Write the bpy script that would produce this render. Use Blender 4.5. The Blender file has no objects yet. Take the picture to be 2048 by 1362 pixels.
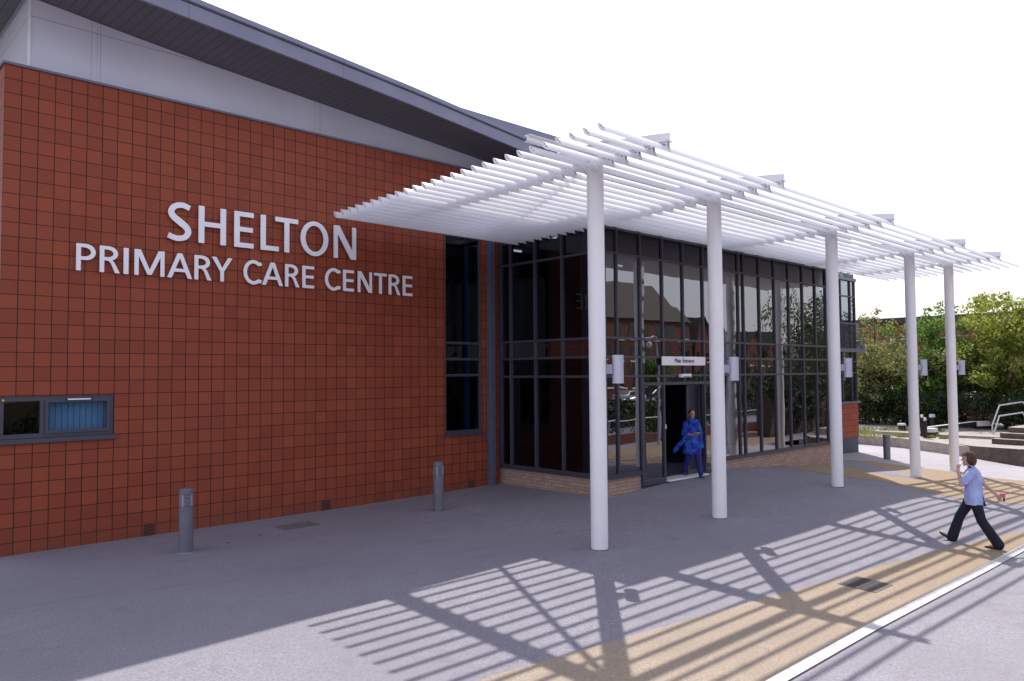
import bpy, bmesh, math, random
import numpy as np
from mathutils import Vector, Matrix
from mathutils.geometry import tessellate_polygon
SC = bpy.context.scene
COL = SC.collection
random.seed(7)

# ------------------------------------------------------------------ ground height
GX=[-60,0,9,13,16,18,20,24,28,34,60,200]
GY=[-60,-5,3.4,7.8,10.7,14,40]
GZ=[[-.5,-.4,-.4,-.4,-.4,-.4,-.45,-.5,-.6,-.65,-.7,-.7],
[-.3,-.25,-.28,-.35,-.38,-.4,-.45,-.5,-.58,-.62,-.7,-.7],
[-.1,-.1,-.17,-.27,-.33,-.38,-.43,-.5,-.56,-.62,-.7,-.7],
[0,0,0,.02,.07,.05,-.05,-.27,-.45,-.6,-.7,-.7],
[0,0,0,.05,.2,.23,.1,-.19,-.38,-.55,-.7,-.7],
[0,0,0,.05,.2,.2,.1,-.19,-.30,-.5,-.7,-.7],
[0,0,0,.05,.2,.2,.1,-.19,-.3,-.5,-.7,-.7]]
def g(x,y):
    x=min(max(x,GX[0]),GX[-1]-1e-6); y=min(max(y,GY[0]),GY[-1]-1e-6)
    i=max(k for k in range(len(GX)-1) if GX[k]<=x); j=max(k for k in range(len(GY)-1) if GY[k]<=y)
    u=(x-GX[i])/(GX[i+1]-GX[i]); v=(y-GY[j])/(GY[j+1]-GY[j])
    return (GZ[j][i]*(1-u)+GZ[j][i+1]*u)*(1-v)+(GZ[j+1][i]*(1-u)+GZ[j+1][i+1]*u)*v

# ------------------------------------------------------------------ materials
class NT:
    def __init__(s, name):
        s.m=bpy.data.materials.new(name); s.m.use_nodes=True; s.t=s.m.node_tree
        s.t.nodes.clear(); s.out=s.n('ShaderNodeOutputMaterial')
    def n(s, typ, **kw):
        nd=s.t.nodes.new(typ)
        for k,v in kw.items():
            if k.startswith('_'): setattr(nd,k[1:],v)
        return nd
    def l(s,a,b): s.t.links.new(a,b)
    def val(s, sock, v):
        if hasattr(v,'is_output') or isinstance(v,bpy.types.NodeSocket): s.l(v,sock)
        else: sock.default_value=v
    def math(s, op, a, b=0.0, c=0.0):
        nd=s.n('ShaderNodeMath'); nd.operation=op
        s.val(nd.inputs[0],a); s.val(nd.inputs[1],b); s.val(nd.inputs[2],c); return nd.outputs[0]
    def pos(s):
        gm=s.n('ShaderNodeNewGeometry'); return gm.outputs['Position']
    def xyz(s):
        sp=s.n('ShaderNodeSeparateXYZ'); s.l(s.pos(),sp.inputs[0]); return sp.outputs
    def noise(s, scale, detail=3, rough=.5, vec=None, dist=0):
        nd=s.n('ShaderNodeTexNoise'); nd.inputs['Scale'].default_value=scale; nd.inputs['Detail'].default_value=detail
        nd.inputs['Roughness'].default_value=rough; nd.inputs['Distortion'].default_value=dist
        s.l(vec if vec is not None else s.pos(), nd.inputs['Vector']); return nd.outputs['Fac']
    def white(s, vec):
        nd=s.n('ShaderNodeTexWhiteNoise'); s.l(vec,nd.inputs['Vector']); return nd.outputs['Value']
    def comb(s,x,y,z):
        nd=s.n('ShaderNodeCombineXYZ'); s.val(nd.inputs[0],x); s.val(nd.inputs[1],y); s.val(nd.inputs[2],z); return nd.outputs[0]
    def ramp(s, fac, stops):
        nd=s.n('ShaderNodeValToRGB'); s.l(fac,nd.inputs[0]); cr=nd.color_ramp
        while len(cr.elements)<len(stops): cr.elements.new(.5)
        for e,(p,c) in zip(cr.elements,stops):
            e.position=p; e.color=(c[0],c[1],c[2],1) if hasattr(c,'__len__') else (c,c,c,1)
        return nd.outputs[0]
    def mix(s, fac, a, b, mode='MIX'):
        nd=s.n('ShaderNodeMix'); nd.data_type='RGBA'; nd.blend_type=mode
        s.val(nd.inputs[0],fac)
        for sock,v in ((nd.inputs[6],a),(nd.inputs[7],b)):
            if isinstance(v,tuple): sock.default_value=(v[0],v[1],v[2],1)
            else: s.l(v,sock)
        return nd.outputs[2]
    def bump(s, h, strength=.3, dist=.01):
        nd=s.n('ShaderNodeBump'); nd.inputs['Strength'].default_value=strength; nd.inputs['Distance'].default_value=dist
        s.l(h,nd.inputs['Height']); return nd.outputs[0]
    def princ(s, col, rough=.5, metal=0, nrm=None, spec=.5):
        p=s.n('ShaderNodeBsdfPrincipled')
        if isinstance(col,tuple): p.inputs['Base Color'].default_value=(col[0],col[1],col[2],1)
        else: s.l(col,p.inputs['Base Color'])
        s.val(p.inputs['Roughness'],rough); p.inputs['Metallic'].default_value=metal
        p.inputs['Specular IOR Level'].default_value=spec
        if nrm is not None: s.l(nrm,p.inputs['Normal'])
        s.l(p.outputs[0],s.out.inputs[0]); return p
def gridline(nt, coord, period, offset, half):
    f=nt.math('FRACT', nt.math('DIVIDE', nt.math('SUBTRACT',coord,offset), period))
    d=nt.math('MINIMUM', f, nt.math('SUBTRACT',1.0,f))
    return nt.math('LESS_THAN', d, half/period)
def cell(nt, coord, period, offset):
    return nt.math('FLOOR', nt.math('DIVIDE', nt.math('SUBTRACT',coord,offset), period))

def M_plain(name, col, rough=.5, metal=0, var=.12, scale=3, bump=0, spec=.5, fine=0):
    nt=NT(name); n1=nt.noise(scale,4,.6)
    c=nt.mix(nt.ramp(n1,[(.3,0),(.7,1)]), tuple(v*(1-var) for v in col), tuple(v*(1+var) for v in col))
    if fine:
        n2=nt.noise(fine,2,.6); c=nt.mix(.35,c,nt.ramp(n2,[(.35,tuple(v*.6 for v in col)),(.65,tuple(v*1.35 for v in col))]))
    nrm=None
    if bump: nrm=nt.bump(nt.noise(fine or 60,3,.6),bump,.01)
    nt.princ(c,rough,metal,nrm,spec); return nt.m
def M_tiles(name, axis='x'):
    nt=NT(name); o=nt.xyz(); u=o[0] if axis=='x' else o[1]
    uo=2.648 if axis=='x' else 14.0
    lv=gridline(nt,u,.2356,uo,.0066); lh=gridline(nt,o[2],.2262,7.43,.0058)
    line=nt.math('MAXIMUM',lv,lh)
    cv=nt.comb(cell(nt,u,.2356,uo),cell(nt,o[2],.2262,7.43),0.0)
    w=nt.white(cv)
    base=nt.ramp(w,[(0,(.265,.050,.021)),(.5,(.305,.061,.025)),(1,(.350,.074,.030))])
    st=nt.noise(26,4,.65,nt.comb(nt.math('MULTIPLY',u,2.4),o[1],nt.math('MULTIPLY',o[2],.35)))
    base=nt.mix(nt.ramp(st,[(.3,.40),(.7,0)]),base,(.21,.045,.023))
    big=nt.noise(.45,3,.5)
    base=nt.mix(nt.ramp(big,[(.35,0),(.75,.4)]),base,(.30,.072,.04))
    # lime bloom low down
    col=nt.mix(line,base,(.022,.008,.007))
    # a little dirt at the foot
    foot=nt.ramp(o[2],[(0,.35),(.5,0)])
    col=nt.mix(foot,col,(.13,.05,.035))
    h=nt.math('SUBTRACT',1.0,line)
    h=nt.math('ADD',h,nt.math('MULTIPLY',st,.12))
    nt.princ(col,.62,0,nt.bump(h,.5,.006),.35); return nt.m
def M_brick(name, axis, cols, mortar, w=.215, h=.065, m=.010, z0=0.0):
    nt=NT(name); o=nt.xyz(); u=o[0] if axis=='x' else o[1]
    b=nt.n('ShaderNodeTexBrick'); b.offset=.5; b.squash=1
    nt.l(nt.comb(u,nt.math('ADD',o[2],z0),0.0),b.inputs['Vector'])
    b.inputs['Scale'].default_value=1; b.inputs['Mortar Size'].default_value=m*.5
    b.inputs['Brick Width'].default_value=w+m; b.inputs['Row Height'].default_value=h+m; b.inputs['Bias'].default_value=0
    b.inputs['Color1'].default_value=(*cols[0],1); b.inputs['Color2'].default_value=(*cols[1],1); b.inputs['Mortar'].default_value=(*mortar,1)
    c=nt.mix(nt.ramp(nt.noise(14,3,.6),[(.35,0),(.75,.45)]),b.outputs['Color'],tuple(v*.62 for v in cols[0]))
    nt.princ(c,.8,0,nt.bump(nt.math('SUBTRACT',1.0,b.outputs['Fac']),.5,.006),.3); return nt.m
def M_resin(name, c1, c2, stain=.2, speck=True, far=None):
    nt=NT(name)
    n1=nt.noise(36,3,.8); n2=nt.noise(150,1,.5); n3=nt.noise(.55,4,.6); n4=nt.noise(4.5,4,.65)
    grain=nt.math('ADD',nt.math('MULTIPLY',n1,.6),nt.math('MULTIPLY',n2,.4))
    c=nt.ramp(grain,[(.34,c1),(.66,c2)])
    if far is not None:
        o=nt.xyz(); fm=nt.ramp(nt.math('DIVIDE',o[0],30.0),[(.24,0),(.52,1)]); c=nt.mix(fm,c,nt.ramp(grain,[(.34,far[0]),(.66,far[1])]))
    mid=tuple((a+b)*.5*(1-stain) for a,b in zip(c1,c2))
    c=nt.mix(nt.ramp(n3,[(.35,.55),(.7,0)]),c,mid)
    c=nt.mix(nt.ramp(n4,[(.42,.30),(.62,0)]),c,mid)
    o2=nt.xyz(); st=nt.noise(1.0,5,.7,nt.comb(nt.math('MULTIPLY',o2[0],.5),nt.math('MULTIPLY',o2[1],2.6),0.0),1.2)
    c=nt.mix(nt.ramp(st,[(.54,0),(.70,.32)]),c,tuple(v*.72 for v in mid))
    bl=nt.noise(1.9,2,.5); c=nt.mix(nt.ramp(bl,[(.64,0),(.70,.22)]),c,tuple(v*.6 for v in mid))
    if speck:
        v=nt.n('ShaderNodeTexVoronoi'); v.inputs['Scale'].default_value=1.6; nt.l(nt.pos(),v.inputs['Vector'])
        dk=nt.math('LESS_THAN',v.outputs['Distance'],.022)
        c=nt.mix(nt.math('MULTIPLY',dk,.65),c,(.10,.09,.09))
        v2=nt.n('ShaderNodeTexVoronoi'); v2.inputs['Scale'].default_value=1.1
        nt.l(nt.pos(),v2.inputs['Vector'])
        lt=nt.math('LESS_THAN',v2.outputs['Distance'],.010)
        c=nt.mix(lt,c,(.75,.73,.72))
    nt.princ(c,.85,0,nt.bump(grain,.45,.004),.3); return nt.m
def M_glass(name, tint=(.19,.25,.32), refl=.25, wob=.012, wscale=.9):
    nt=NT(name)
    oi=nt.n('ShaderNodeObjectInfo')
    p=nt.n('ShaderNodeVectorMath'); p.operation='ADD'; nt.l(nt.pos(),p.inputs[0])
    sc=nt.n('ShaderNodeVectorMath'); sc.operation='SCALE'; sc.inputs['Scale'].default_value=37
    nt.l(nt.comb(oi.outputs['Random'],oi.outputs['Random'],0.0),sc.inputs[0]); nt.l(sc.outputs[0],p.inputs[1])
    h=nt.noise(wscale,1,.4,p.outputs[0])
    nrm=nt.bump(h,wob,.35)
    lw=nt.n('ShaderNodeLayerWeight'); lw.inputs['Blend'].default_value=.5; nt.l(nrm,lw.inputs['Normal'])
    fac=nt.math('MINIMUM',nt.math('ADD',nt.math('MULTIPLY',nt.math('POWER',lw.outputs['Facing'],4.0),.9),refl),.95)
    gl=nt.n('ShaderNodeBsdfGlossy'); gl.inputs['Roughness'].default_value=.01; gl.inputs['Color'].default_value=(.88,.87,.92,1); nt.l(nrm,gl.inputs['Normal'])
    tr=nt.n('ShaderNodeBsdfTransparent'); tr.inputs['Color'].default_value=(*tint,1)
    mx=nt.n('ShaderNodeMixShader'); nt.l(fac,mx.inputs[0]); nt.l(tr.outputs[0],mx.inputs[1]); nt.l(gl.outputs[0],mx.inputs[2])
    nt.l(mx.outputs[0],nt.out.inputs[0]); return nt.m
def M_leaf(name, c1, c2, c3, transl=.35):
    nt=NT(name)
    n1=nt.noise(1.7,3,.6); n2=nt.noise(9,2,.6)
    c=nt.ramp(n1,[(.32,c1),(.48,c2),(.64,c3)])
    c=nt.mix(nt.ramp(n2,[(.4,.5),(.7,0)]),c,c1)
    d=nt.n('ShaderNodeBsdfPrincipled'); nt.l(c,d.inputs['Base Color']); d.inputs['Roughness'].default_value=.55; d.inputs['Specular IOR Level'].default_value=.35
    t=nt.n('ShaderNodeBsdfTranslucent'); nt.l(nt.mix(.5,c,(c3[0]*1.3,c3[1]*1.3,c3[2]*.6)),t.inputs['Color'])
    mx=nt.n('ShaderNodeMixShader'); mx.inputs[0].default_value=transl
    nt.l(d.outputs[0],mx.inputs[1]); nt.l(t.outputs[0],mx.inputs[2]); nt.l(mx.outputs[0],nt.out.inputs[0]); return nt.m
def M_cladding():
    nt=NT('white_cladding'); o=nt.xyz(); x=o[0]
    a=None
    for xx,hw in ((3.70,.006),(3.79,.004),(3.84,.008),(7.93,.006),(8.02,.004),(8.07,.008)):
        m=nt.math('LESS_THAN',nt.math('ABSOLUTE',nt.math('SUBTRACT',x,xx)),hw)
        a=m if a is None else nt.math('MAXIMUM',a,m)
    hz=nt.math('LESS_THAN',nt.math('ABSOLUTE',nt.math('SUBTRACT',o[2],8.62)),.006)
    a=nt.math('MAXIMUM',nt.math('MULTIPLY',a,.28),nt.math('MULTIPLY',hz,.6))
    c=nt.mix(nt.ramp(nt.noise(.8,3,.5),[(.3,0),(.7,1)]),(.66,.66,.78),(.74,.74,.86))
    c=nt.mix(a,c,(.10,.08,.12))
    nt.princ(c,.35,0,None,.4); return nt.m
def M_soffit():
    nt=NT('grey_soffit'); o=nt.xyz()
    l=gridline(nt,o[0],.156,4.1,.006)
    c=nt.mix(l,(.128,.122,.140),(.03,.027,.032))
    c=nt.mix(nt.ramp(nt.noise(2,3,.6),[(.3,.25),(.7,0)]),c,(.09,.08,.10))
    nt.princ(c,.5,0,nt.bump(nt.math('SUBTRACT',1.0,l),.4,.01),.4); return nt.m
def M_fascia():
    nt=NT('blue_grey_fascia'); o=nt.xyz()
    l=gridline(nt,o[0],2.9,4.72,.006)
    c=nt.mix(nt.ramp(nt.noise(1.2,4,.6),[(.3,0),(.7,1)]),(.20,.205,.285),(.25,.255,.34))
    c=nt.mix(nt.math('MULTIPLY',l,.6),c,(.07,.07,.11))
    nt.princ(c,.42,0,None,.45); return nt.m
def M_seamroof():
    nt=NT('seamed_roof'); o=nt.xyz()
    l=gridline(nt,o[0],.4,0,.012)
    nt.princ(nt.mix(l,(.20,.21,.30),(.10,.10,.16)),.85,0,None,.1); return nt.m
def M_setts():
    nt=NT('pale_setts'); o=nt.xyz()
    b=nt.n('ShaderNodeTexBrick'); b.offset=.5
    nt.l(nt.comb(nt.math('ADD',nt.math('MULTIPLY',o[0],.6),nt.math('MULTIPLY',o[1],-.8)),nt.math('ADD',nt.math('MULTIPLY',o[0],.8),nt.math('MULTIPLY',o[1],.6)),0.0),b.inputs['Vector'])
    b.inputs['Scale'].default_value=1; b.inputs['Brick Width'].default_value=.24; b.inputs['Row Height'].default_value=.12; b.inputs['Mortar Size'].default_value=.006
    b.inputs['Color1'].default_value=(.40,.38,.41,1); b.inputs['Color2'].default_value=(.50,.48,.51,1); b.inputs['Mortar'].default_value=(.24,.22,.25,1)
    c=nt.mix(nt.ramp(nt.noise(.9,4,.6),[(.35,.4),(.7,0)]),b.outputs['Color'],(.33,.30,.33))
    nt.princ(c,.85,0,None,.3); return nt.m
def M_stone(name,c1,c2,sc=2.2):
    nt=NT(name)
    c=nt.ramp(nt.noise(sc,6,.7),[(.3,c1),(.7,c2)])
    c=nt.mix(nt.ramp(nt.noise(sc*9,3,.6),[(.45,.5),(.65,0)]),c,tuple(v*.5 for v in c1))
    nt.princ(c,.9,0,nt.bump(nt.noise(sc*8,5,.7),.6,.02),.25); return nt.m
def M_kerb():
    nt=NT('white_kerb_strip'); o=nt.xyz()
    l=gridline(nt,o[0],.05,0,.009); j=gridline(nt,o[0],.5,.13,.006)
    inn=nt.math('LESS_THAN',nt.math('ABSOLUTE',nt.math('SUBTRACT',o[1],3.592)),.045)
    c=nt.mix(nt.math('MULTIPLY',nt.math('MULTIPLY',l,inn),.45),nt.ramp(nt.white(nt.comb(cell(nt,o[0],.5,.13),0.0,0.0)),[(0,(.60,.59,.60)),(1,(.72,.71,.72))]),(.22,.21,.23))
    c=nt.mix(nt.math('MULTIPLY',j,.7),c,(.16,.15,.16))
    c=nt.mix(nt.ramp(nt.noise(2.2,5,.7),[(.50,0),(.68,.35)]),c,(.42,.40,.42))
    nt.princ(c,.7,0,None,.3); return nt.m
def M_blind(name,c,period=.09,axis=0):
    nt=NT(name); o=nt.xyz()
    l=gridline(nt,o[axis],period,0,.007)
    nt.princ(nt.mix(l,c,tuple(v*.45 for v in c)),.7); return nt.m
def M_bluecloth():
    nt=NT('blue_print_cloth')
    c=nt.ramp(nt.noise(8,3,.6,dist=.6),[(.32,(.012,.022,.16)),(.48,(.018,.045,.38)),(.60,(.04,.11,.46)),(.75,(.05,.20,.36))])
    nt.princ(c,.75,0,nt.bump(nt.noise(5,2,.4),.2,.02),.2); return nt.m
def M_rooftiles():
    nt=NT('roof_tiles'); o=nt.xyz()
    l=gridline(nt,o[2],.28,0,.05)
    c=nt.mix(l,(.10,.085,.075),(.03,.026,.024))
    nt.princ(c,.8); return nt.m

def M_lit():
    nt=NT('lit_ceiling_panel'); e=nt.n('ShaderNodeEmission'); e.inputs[0].default_value=(1,.95,.85,1); e.inputs[1].default_value=1.6; nt.l(e.outputs[0],nt.out.inputs[0]); return nt.m
MT={}
def build_materials():
    MT.update(
    tiles=M_tiles('terracotta_tiles','x'), tiles_side=M_tiles('terracotta_tiles_side','y'),
    brick_x=M_brick('buff_brick','x',[(.40,.27,.215),(.50,.36,.29)],(.20,.13,.11)),
    brick_y=M_brick('buff_brick_side','y',[(.40,.27,.215),(.50,.36,.29)],(.20,.13,.11)),
    redbrick=M_brick('red_brick','x',[(.13,.045,.035),(.18,.062,.045)],(.12,.10,.09)),
    redbrick_y=M_brick('red_brick_side','y',[(.22,.075,.05),(.30,.11,.07)],(.20,.16,.14)),
    grey=M_resin('grey_resin_paving',(.12,.113,.14),(.46,.43,.485)),
    road=M_resin('road_surface',(.15,.14,.17),(.47,.44,.485)),
    buff=M_resin('buff_resin_band',(.19,.145,.11),(.60,.485,.38),far=((.17,.11,.06),(.54,.375,.215))),
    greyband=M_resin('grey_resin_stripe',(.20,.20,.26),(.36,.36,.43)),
    land=M_plain('land',(.16,.16,.12),.95,0,.3,.3),
    kerb=M_kerb(), setts=M_setts(),
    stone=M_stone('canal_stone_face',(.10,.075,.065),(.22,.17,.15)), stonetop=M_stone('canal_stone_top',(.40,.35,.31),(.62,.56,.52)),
    frame=M_plain('dark_grey_frame',(.062,.060,.086),.38,.0,.08,2), frame_dk=M_plain('near_black_metal',(.02,.02,.035),.4),
    glass=M_glass('tinted_glass'), glass_dark=M_glass('dark_spandrel_glass',(.10,.12,.15),.20,.012), glass_high=M_glass('clerestory_glass',(.12,.12,.14),.10,.012), glass_clear=M_glass('small_window_glass',(.74,.76,.8),.08,.008), glass_side=M_glass('side_glass',(.20,.25,.34),.045,.012),
    clad=M_cladding(), soffit=M_soffit(), fascia=M_fascia(), seam=M_seamroof(),
    coping=M_plain('grey_coping',(.14,.14,.19),.4), trim=M_plain('dark_trim',(.075,.066,.075),.5),
    white=M_plain('white_powder_coat',(.85,.84,.86),.38,0,.035,1.5), white_col=M_plain('white_painted_column',(.86,.84,.86),.42,0,.025,1.2), white_b=M_plain('white_painted_steel',(.82,.80,.82),.45,0,.07,2.5),
    rust=M_plain('stained_bracket_steel',(.55,.47,.42),.5,0,.25,20), bolt=M_plain('bolt_steel',(.10,.09,.09),.5,.6),
    lamp=M_plain('silver_grey_metal',(.50,.50,.60),.38,.25,.05,4), lamp_dk=M_plain('grey_bracket_metal',(.34,.34,.42),.45,.1),
    bollard=M_plain('bollard_grey_metal',(.155,.155,.185),.42,.1,.08,5), bollard_dk=M_plain('bollard_slot_dark',(.02,.02,.025),.6),
    letter=M_plain('letter_silver_white',(.90,.89,.95),.35,0,.02,3), ink=M_plain('sign_ink',(.02,.02,.04),.6),
    signwhite=M_plain('sign_white',(.9,.89,.93),.5,0,.02),
    pipe=M_plain('downpipe_grey',(.10,.105,.155),.4,0,.1,4),
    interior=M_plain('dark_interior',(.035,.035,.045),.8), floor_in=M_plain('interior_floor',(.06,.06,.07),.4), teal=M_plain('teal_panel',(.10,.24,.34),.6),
    blueblind=M_blind('blue_vertical_blind',(.14,.36,.62)), tealblind=M_blind('teal_blind',(.12,.24,.34)),
    bluewall=M_plain('blue_interior_panel',(.06,.14,.30),.6), pale_in=M_plain('pale_interior_column',(.20,.20,.23),.6),
    ceil=M_plain('interior_ceiling',(.20,.19,.19),.8), ceil_w=M_plain('white_ceiling_panel',(.6,.6,.6),.8),
    yellow=M_plain('yellow_sticker',(.55,.6,.05),.5), plinth=M_brick('grey_plinth_brick','x',[(.09,.09,.11),(.12,.12,.14)],(.05,.05,.06)),
    ventdk=M_plain('vent_terracotta',(.20,.055,.035),.7), ventslot=M_plain('vent_slot',(.02,.01,.01),.8),
    iron=M_plain('cast_iron',(.15,.135,.14),.6,.3,.3,12,fine=70), iron_slot=M_plain('iron_slot',(.008,.008,.008),.9),
    manhole=M_plain('worn_manhole_cover',(.17,.15,.155),.75,0,.3,8,bump=.3,fine=60),
    black=M_plain('black_paint',(.012,.012,.014),.45), whitepaint=M_plain('white_paint',(.75,.73,.71),.6,0,.12,6),
    rail=M_plain('galvanised_rail',(.62,.62,.66),.35,.4),
    water=M_plain('canal_water',(.015,.02,.015),.05), bark=M_plain('bark',(.08,.06,.045),.9,0,.3,6,bump=.6,fine=25),
    leafA=M_leaf('olive_foliage',(.06,.072,.026),(.16,.175,.07),(.34,.34,.17),.45),
    leafB=M_leaf('green_foliage',(.035,.085,.018),(.105,.20,.05),(.24,.38,.11),.45),
    leafC=M_leaf('yellow_green_foliage',(.06,.085,.018),(.21,.255,.05),(.42,.46,.13),.5),
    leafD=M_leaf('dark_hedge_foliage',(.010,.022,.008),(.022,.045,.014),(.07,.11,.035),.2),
    leafW=M_leaf('willow_foliage',(.03,.06,.015),(.07,.11,.03),(.15,.19,.06),.3),
    grass=M_leaf('grass_blades',(.08,.11,.03),(.17,.21,.06),(.30,.33,.12),.4),
    rooftiles=M_rooftiles(), slate=M_plain('dark_roof',(.045,.042,.045),.7),
    skin=M_plain('skin',(.56,.33,.25),.5,0,.06,8), skin_tan=M_plain('warm_brown_skin',(.42,.22,.14),.5,0,.06,8),
    hair=M_plain('reddish_brown_hair',(.060,.022,.012),.5,0,.5,30,bump=.5,fine=120), hair_blk=M_plain('black_hair',(.010,.009,.010),.4,0,.2,30),
    tunic=M_plain('pale_blue_cotton',(.38,.44,.74),.75,0,.08,6,bump=.8,fine=6), navy=M_plain('navy_cloth',(.006,.007,.020),.8,0,.2,6,bump=.4,fine=10),
    bluecloth=M_bluecloth(), bluetrouser=M_plain('royal_blue_trousers',(.012,.018,.17),.75,0,.2,7,bump=.4,fine=10),
    shoe=M_plain('black_leather',(.012,.011,.012),.3), shoe_t=M_plain('teal_slippers',(.03,.11,.17),.5),
    eye=M_plain('eye_dark',(.015,.012,.012),.2), lip=M_plain('lips',(.35,.09,.08),.5), pink=M_plain('pink_case',(.75,.06,.20),.4),
    ceil_lit=M_lit(), carpaint=M_plain('silver_car_paint',(.55,.55,.57),.25,.5), cardark=M_plain('dark_blue_car_paint',(.03,.035,.06),.2,.2), tyre=M_plain('tyre_rubber',(.02,.02,.02),.8),
    carglass=M_plain('car_glass',(.02,.025,.03),.05), lampglass=M_plain('lamp_glass',(.7,.7,.68),.2), leaf_litter=M_plain('dry_leaf',(.12,.075,.04),.8), paper=M_plain('pale_scrap',(.6,.58,.55),.8),
    )
build_materials()

# ------------------------------------------------------------------ object helpers
def tag(o,label=None,cat=None,group=None,kind=None):
    if label: o['label']=label
    if cat: o['category']=cat
    if group: o['group']=group
    if kind: o['kind']=kind
    return o
def empty(name,loc,label,cat,group=None,rz=0):
    o=bpy.data.objects.new(name,None); COL.objects.link(o); o.location=loc; o.rotation_euler=(0,0,rz); o.empty_display_size=.2
    return tag(o,label,cat,group)
class MB:
    """collects polygons with material slots; coordinates are local to the parent it will be linked under"""
    def __init__(s): s.v=[]; s.f=[]; s.mi=[]; s.mats=[]; s.cur=0; s.smooth=[]; s.sm=False
    def mat(s,m):
        if m not in s.mats: s.mats.append(m)
        s.cur=s.mats.index(m); return s
    def face(s,pts):
        b=len(s.v); s.v+= [tuple(p) for p in pts]; s.f.append(tuple(range(b,b+len(pts)))); s.mi.append(s.cur); s.smooth.append(s.sm)
    def add(s,vs,fs,smooth=None):
        b=len(s.v); s.v+=[tuple(p) for p in vs]
        for f in fs: s.f.append(tuple(i+b for i in f)); s.mi.append(s.cur); s.smooth.append(s.sm if smooth is None else smooth)
    def box(s,x0,x1,y0,y1,z0,z1):
        vs=[(x,y,z) for z in(z0,z1) for y in(y0,y1) for x in(x0,x1)]
        s.add(vs,[(0,2,3,1),(4,5,7,6),(0,1,5,4),(2,6,7,3),(0,4,6,2),(1,3,7,5)],False); return s
    def prism(s,poly,axis,a,b):
        """poly: 2D list; axis x: poly=(y,z); y: (x,z); z: (x,y)"""
        def P(p,t): return (t,p[0],p[1]) if axis=='x' else ((p[0],t,p[1]) if axis=='y' else (p[0],p[1],t))
        n=len(poly); s.add([P(p,a) for p in poly]+[P(p,b) for p in poly],[tuple(range(n)),tuple(range(2*n-1,n-1,-1))]+[(i,i+n,(i+1)%n+n,(i+1)%n) for i in range(n)]); return s
    def tube(s,p0,p1,r0,r1=None,n=12,cap=True,smooth=True):
        r1=r0 if r1 is None else r1; p0=Vector(p0);p1=Vector(p1); d=(p1-p0).normalized()
        a=d.orthogonal().normalized(); b=d.cross(a)
        vs=[];
        for p,r in((p0,r0),(p1,r1)):
            for i in range(n):
                t=2*math.pi*i/n; vs.append(p+a*math.cos(t)*r+b*math.sin(t)*r)
        s.add(vs,[(i,(i+1)%n,(i+1)%n+n,i+n) for i in range(n)],smooth)
        if cap: s.add(vs[:n],[tuple(range(n-1,-1,-1))],False); s.add(vs[n:],[tuple(range(n))],False)
        return s
    def path(s,pts,r,n=8):
        for a,b in zip(pts[:-1],pts[1:]): s.tube(a,b,r,n=n)
        return s
    def ball(s,c,rx,ry=None,rz=None,nu=14,nv=9,M=None):
        ry=rx if ry is None else ry; rz=rx if rz is None else rz; vs=[];fs=[]
        for j in range(nv+1):
            ph=math.pi*j/nv
            for i in range(nu):
                t=2*math.pi*i/nu; v=Vector((rx*math.sin(ph)*math.cos(t),ry*math.sin(ph)*math.sin(t),rz*math.cos(ph)))
                if M is not None: v=M@v
                vs.append(v+Vector(c))
        for j in range(nv):
            for i in range(nu): fs.append((j*nu+i,(j+1)*nu+i,(j+1)*nu+(i+1)%nu,j*nu+(i+1)%nu))
        s.add(vs,fs,True); return s
    def build(s,name,parent=None,mat=None,bevel=0,clean=True):
        me=bpy.data.meshes.new(name); me.from_pydata(s.v,[],s.f)
        if mat is not None and not s.mats: s.mats=[mat]
        for m in s.mats: me.materials.append(m)
        me.polygons.foreach_set('material_index',s.mi); me.polygons.foreach_set('use_smooth',s.smooth)
        bm=bmesh.new(); bm.from_mesh(me)
        if clean: bmesh.ops.remove_doubles(bm,verts=bm.verts,dist=1e-5)
        bmesh.ops.recalc_face_normals(bm,faces=bm.faces); bm.to_mesh(me); bm.free()
        if any(s.smooth): me.set_sharp_from_angle(angle=math.radians(38))
        o=bpy.data.objects.new(name,me); COL.objects.link(o)
        if parent is not None: o.parent=parent
        if bevel:
            md=o.modifiers.new('bevel','BEVEL'); md.width=bevel; md.segments=2; md.limit_method='ANGLE'
        return o
def dup(o,parent=None,loc=None):
    c=o.copy(); COL.objects.link(c); c.parent=parent
    if loc is not None: c.location=loc
    for ch in list(o.children): dup(ch,c)
    return c

# ------------------------------------------------------------------ camera
cam=bpy.data.cameras.new('camera'); camo=bpy.data.objects.new('camera',cam); COL.objects.link(camo); SC.camera=camo
cam.sensor_width=36; cam.sensor_fit='HORIZONTAL'; cam.lens=1535.17/2048*36; cam.clip_start=.1; cam.clip_end=4000
H=2.75
yaw,pitch,roll=[math.radians(a) for a in (46.439,2.430,-.4347)]
F=Vector((math.cos(yaw)*math.cos(pitch),math.sin(yaw)*math.cos(pitch),math.sin(pitch)))
R0=Vector((math.sin(yaw),-math.cos(yaw),0)); U0=R0.cross(F)
R=R0*math.cos(roll)+U0*math.sin(roll); U=-R0*math.sin(roll)+U0*math.cos(roll)
mw=Matrix(((R.x,U.x,-F.x,0),(R.y,U.y,-F.y,0),(R.z,U.z,-F.z,H),(0,0,0,1)))
camo.matrix_world=mw

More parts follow.
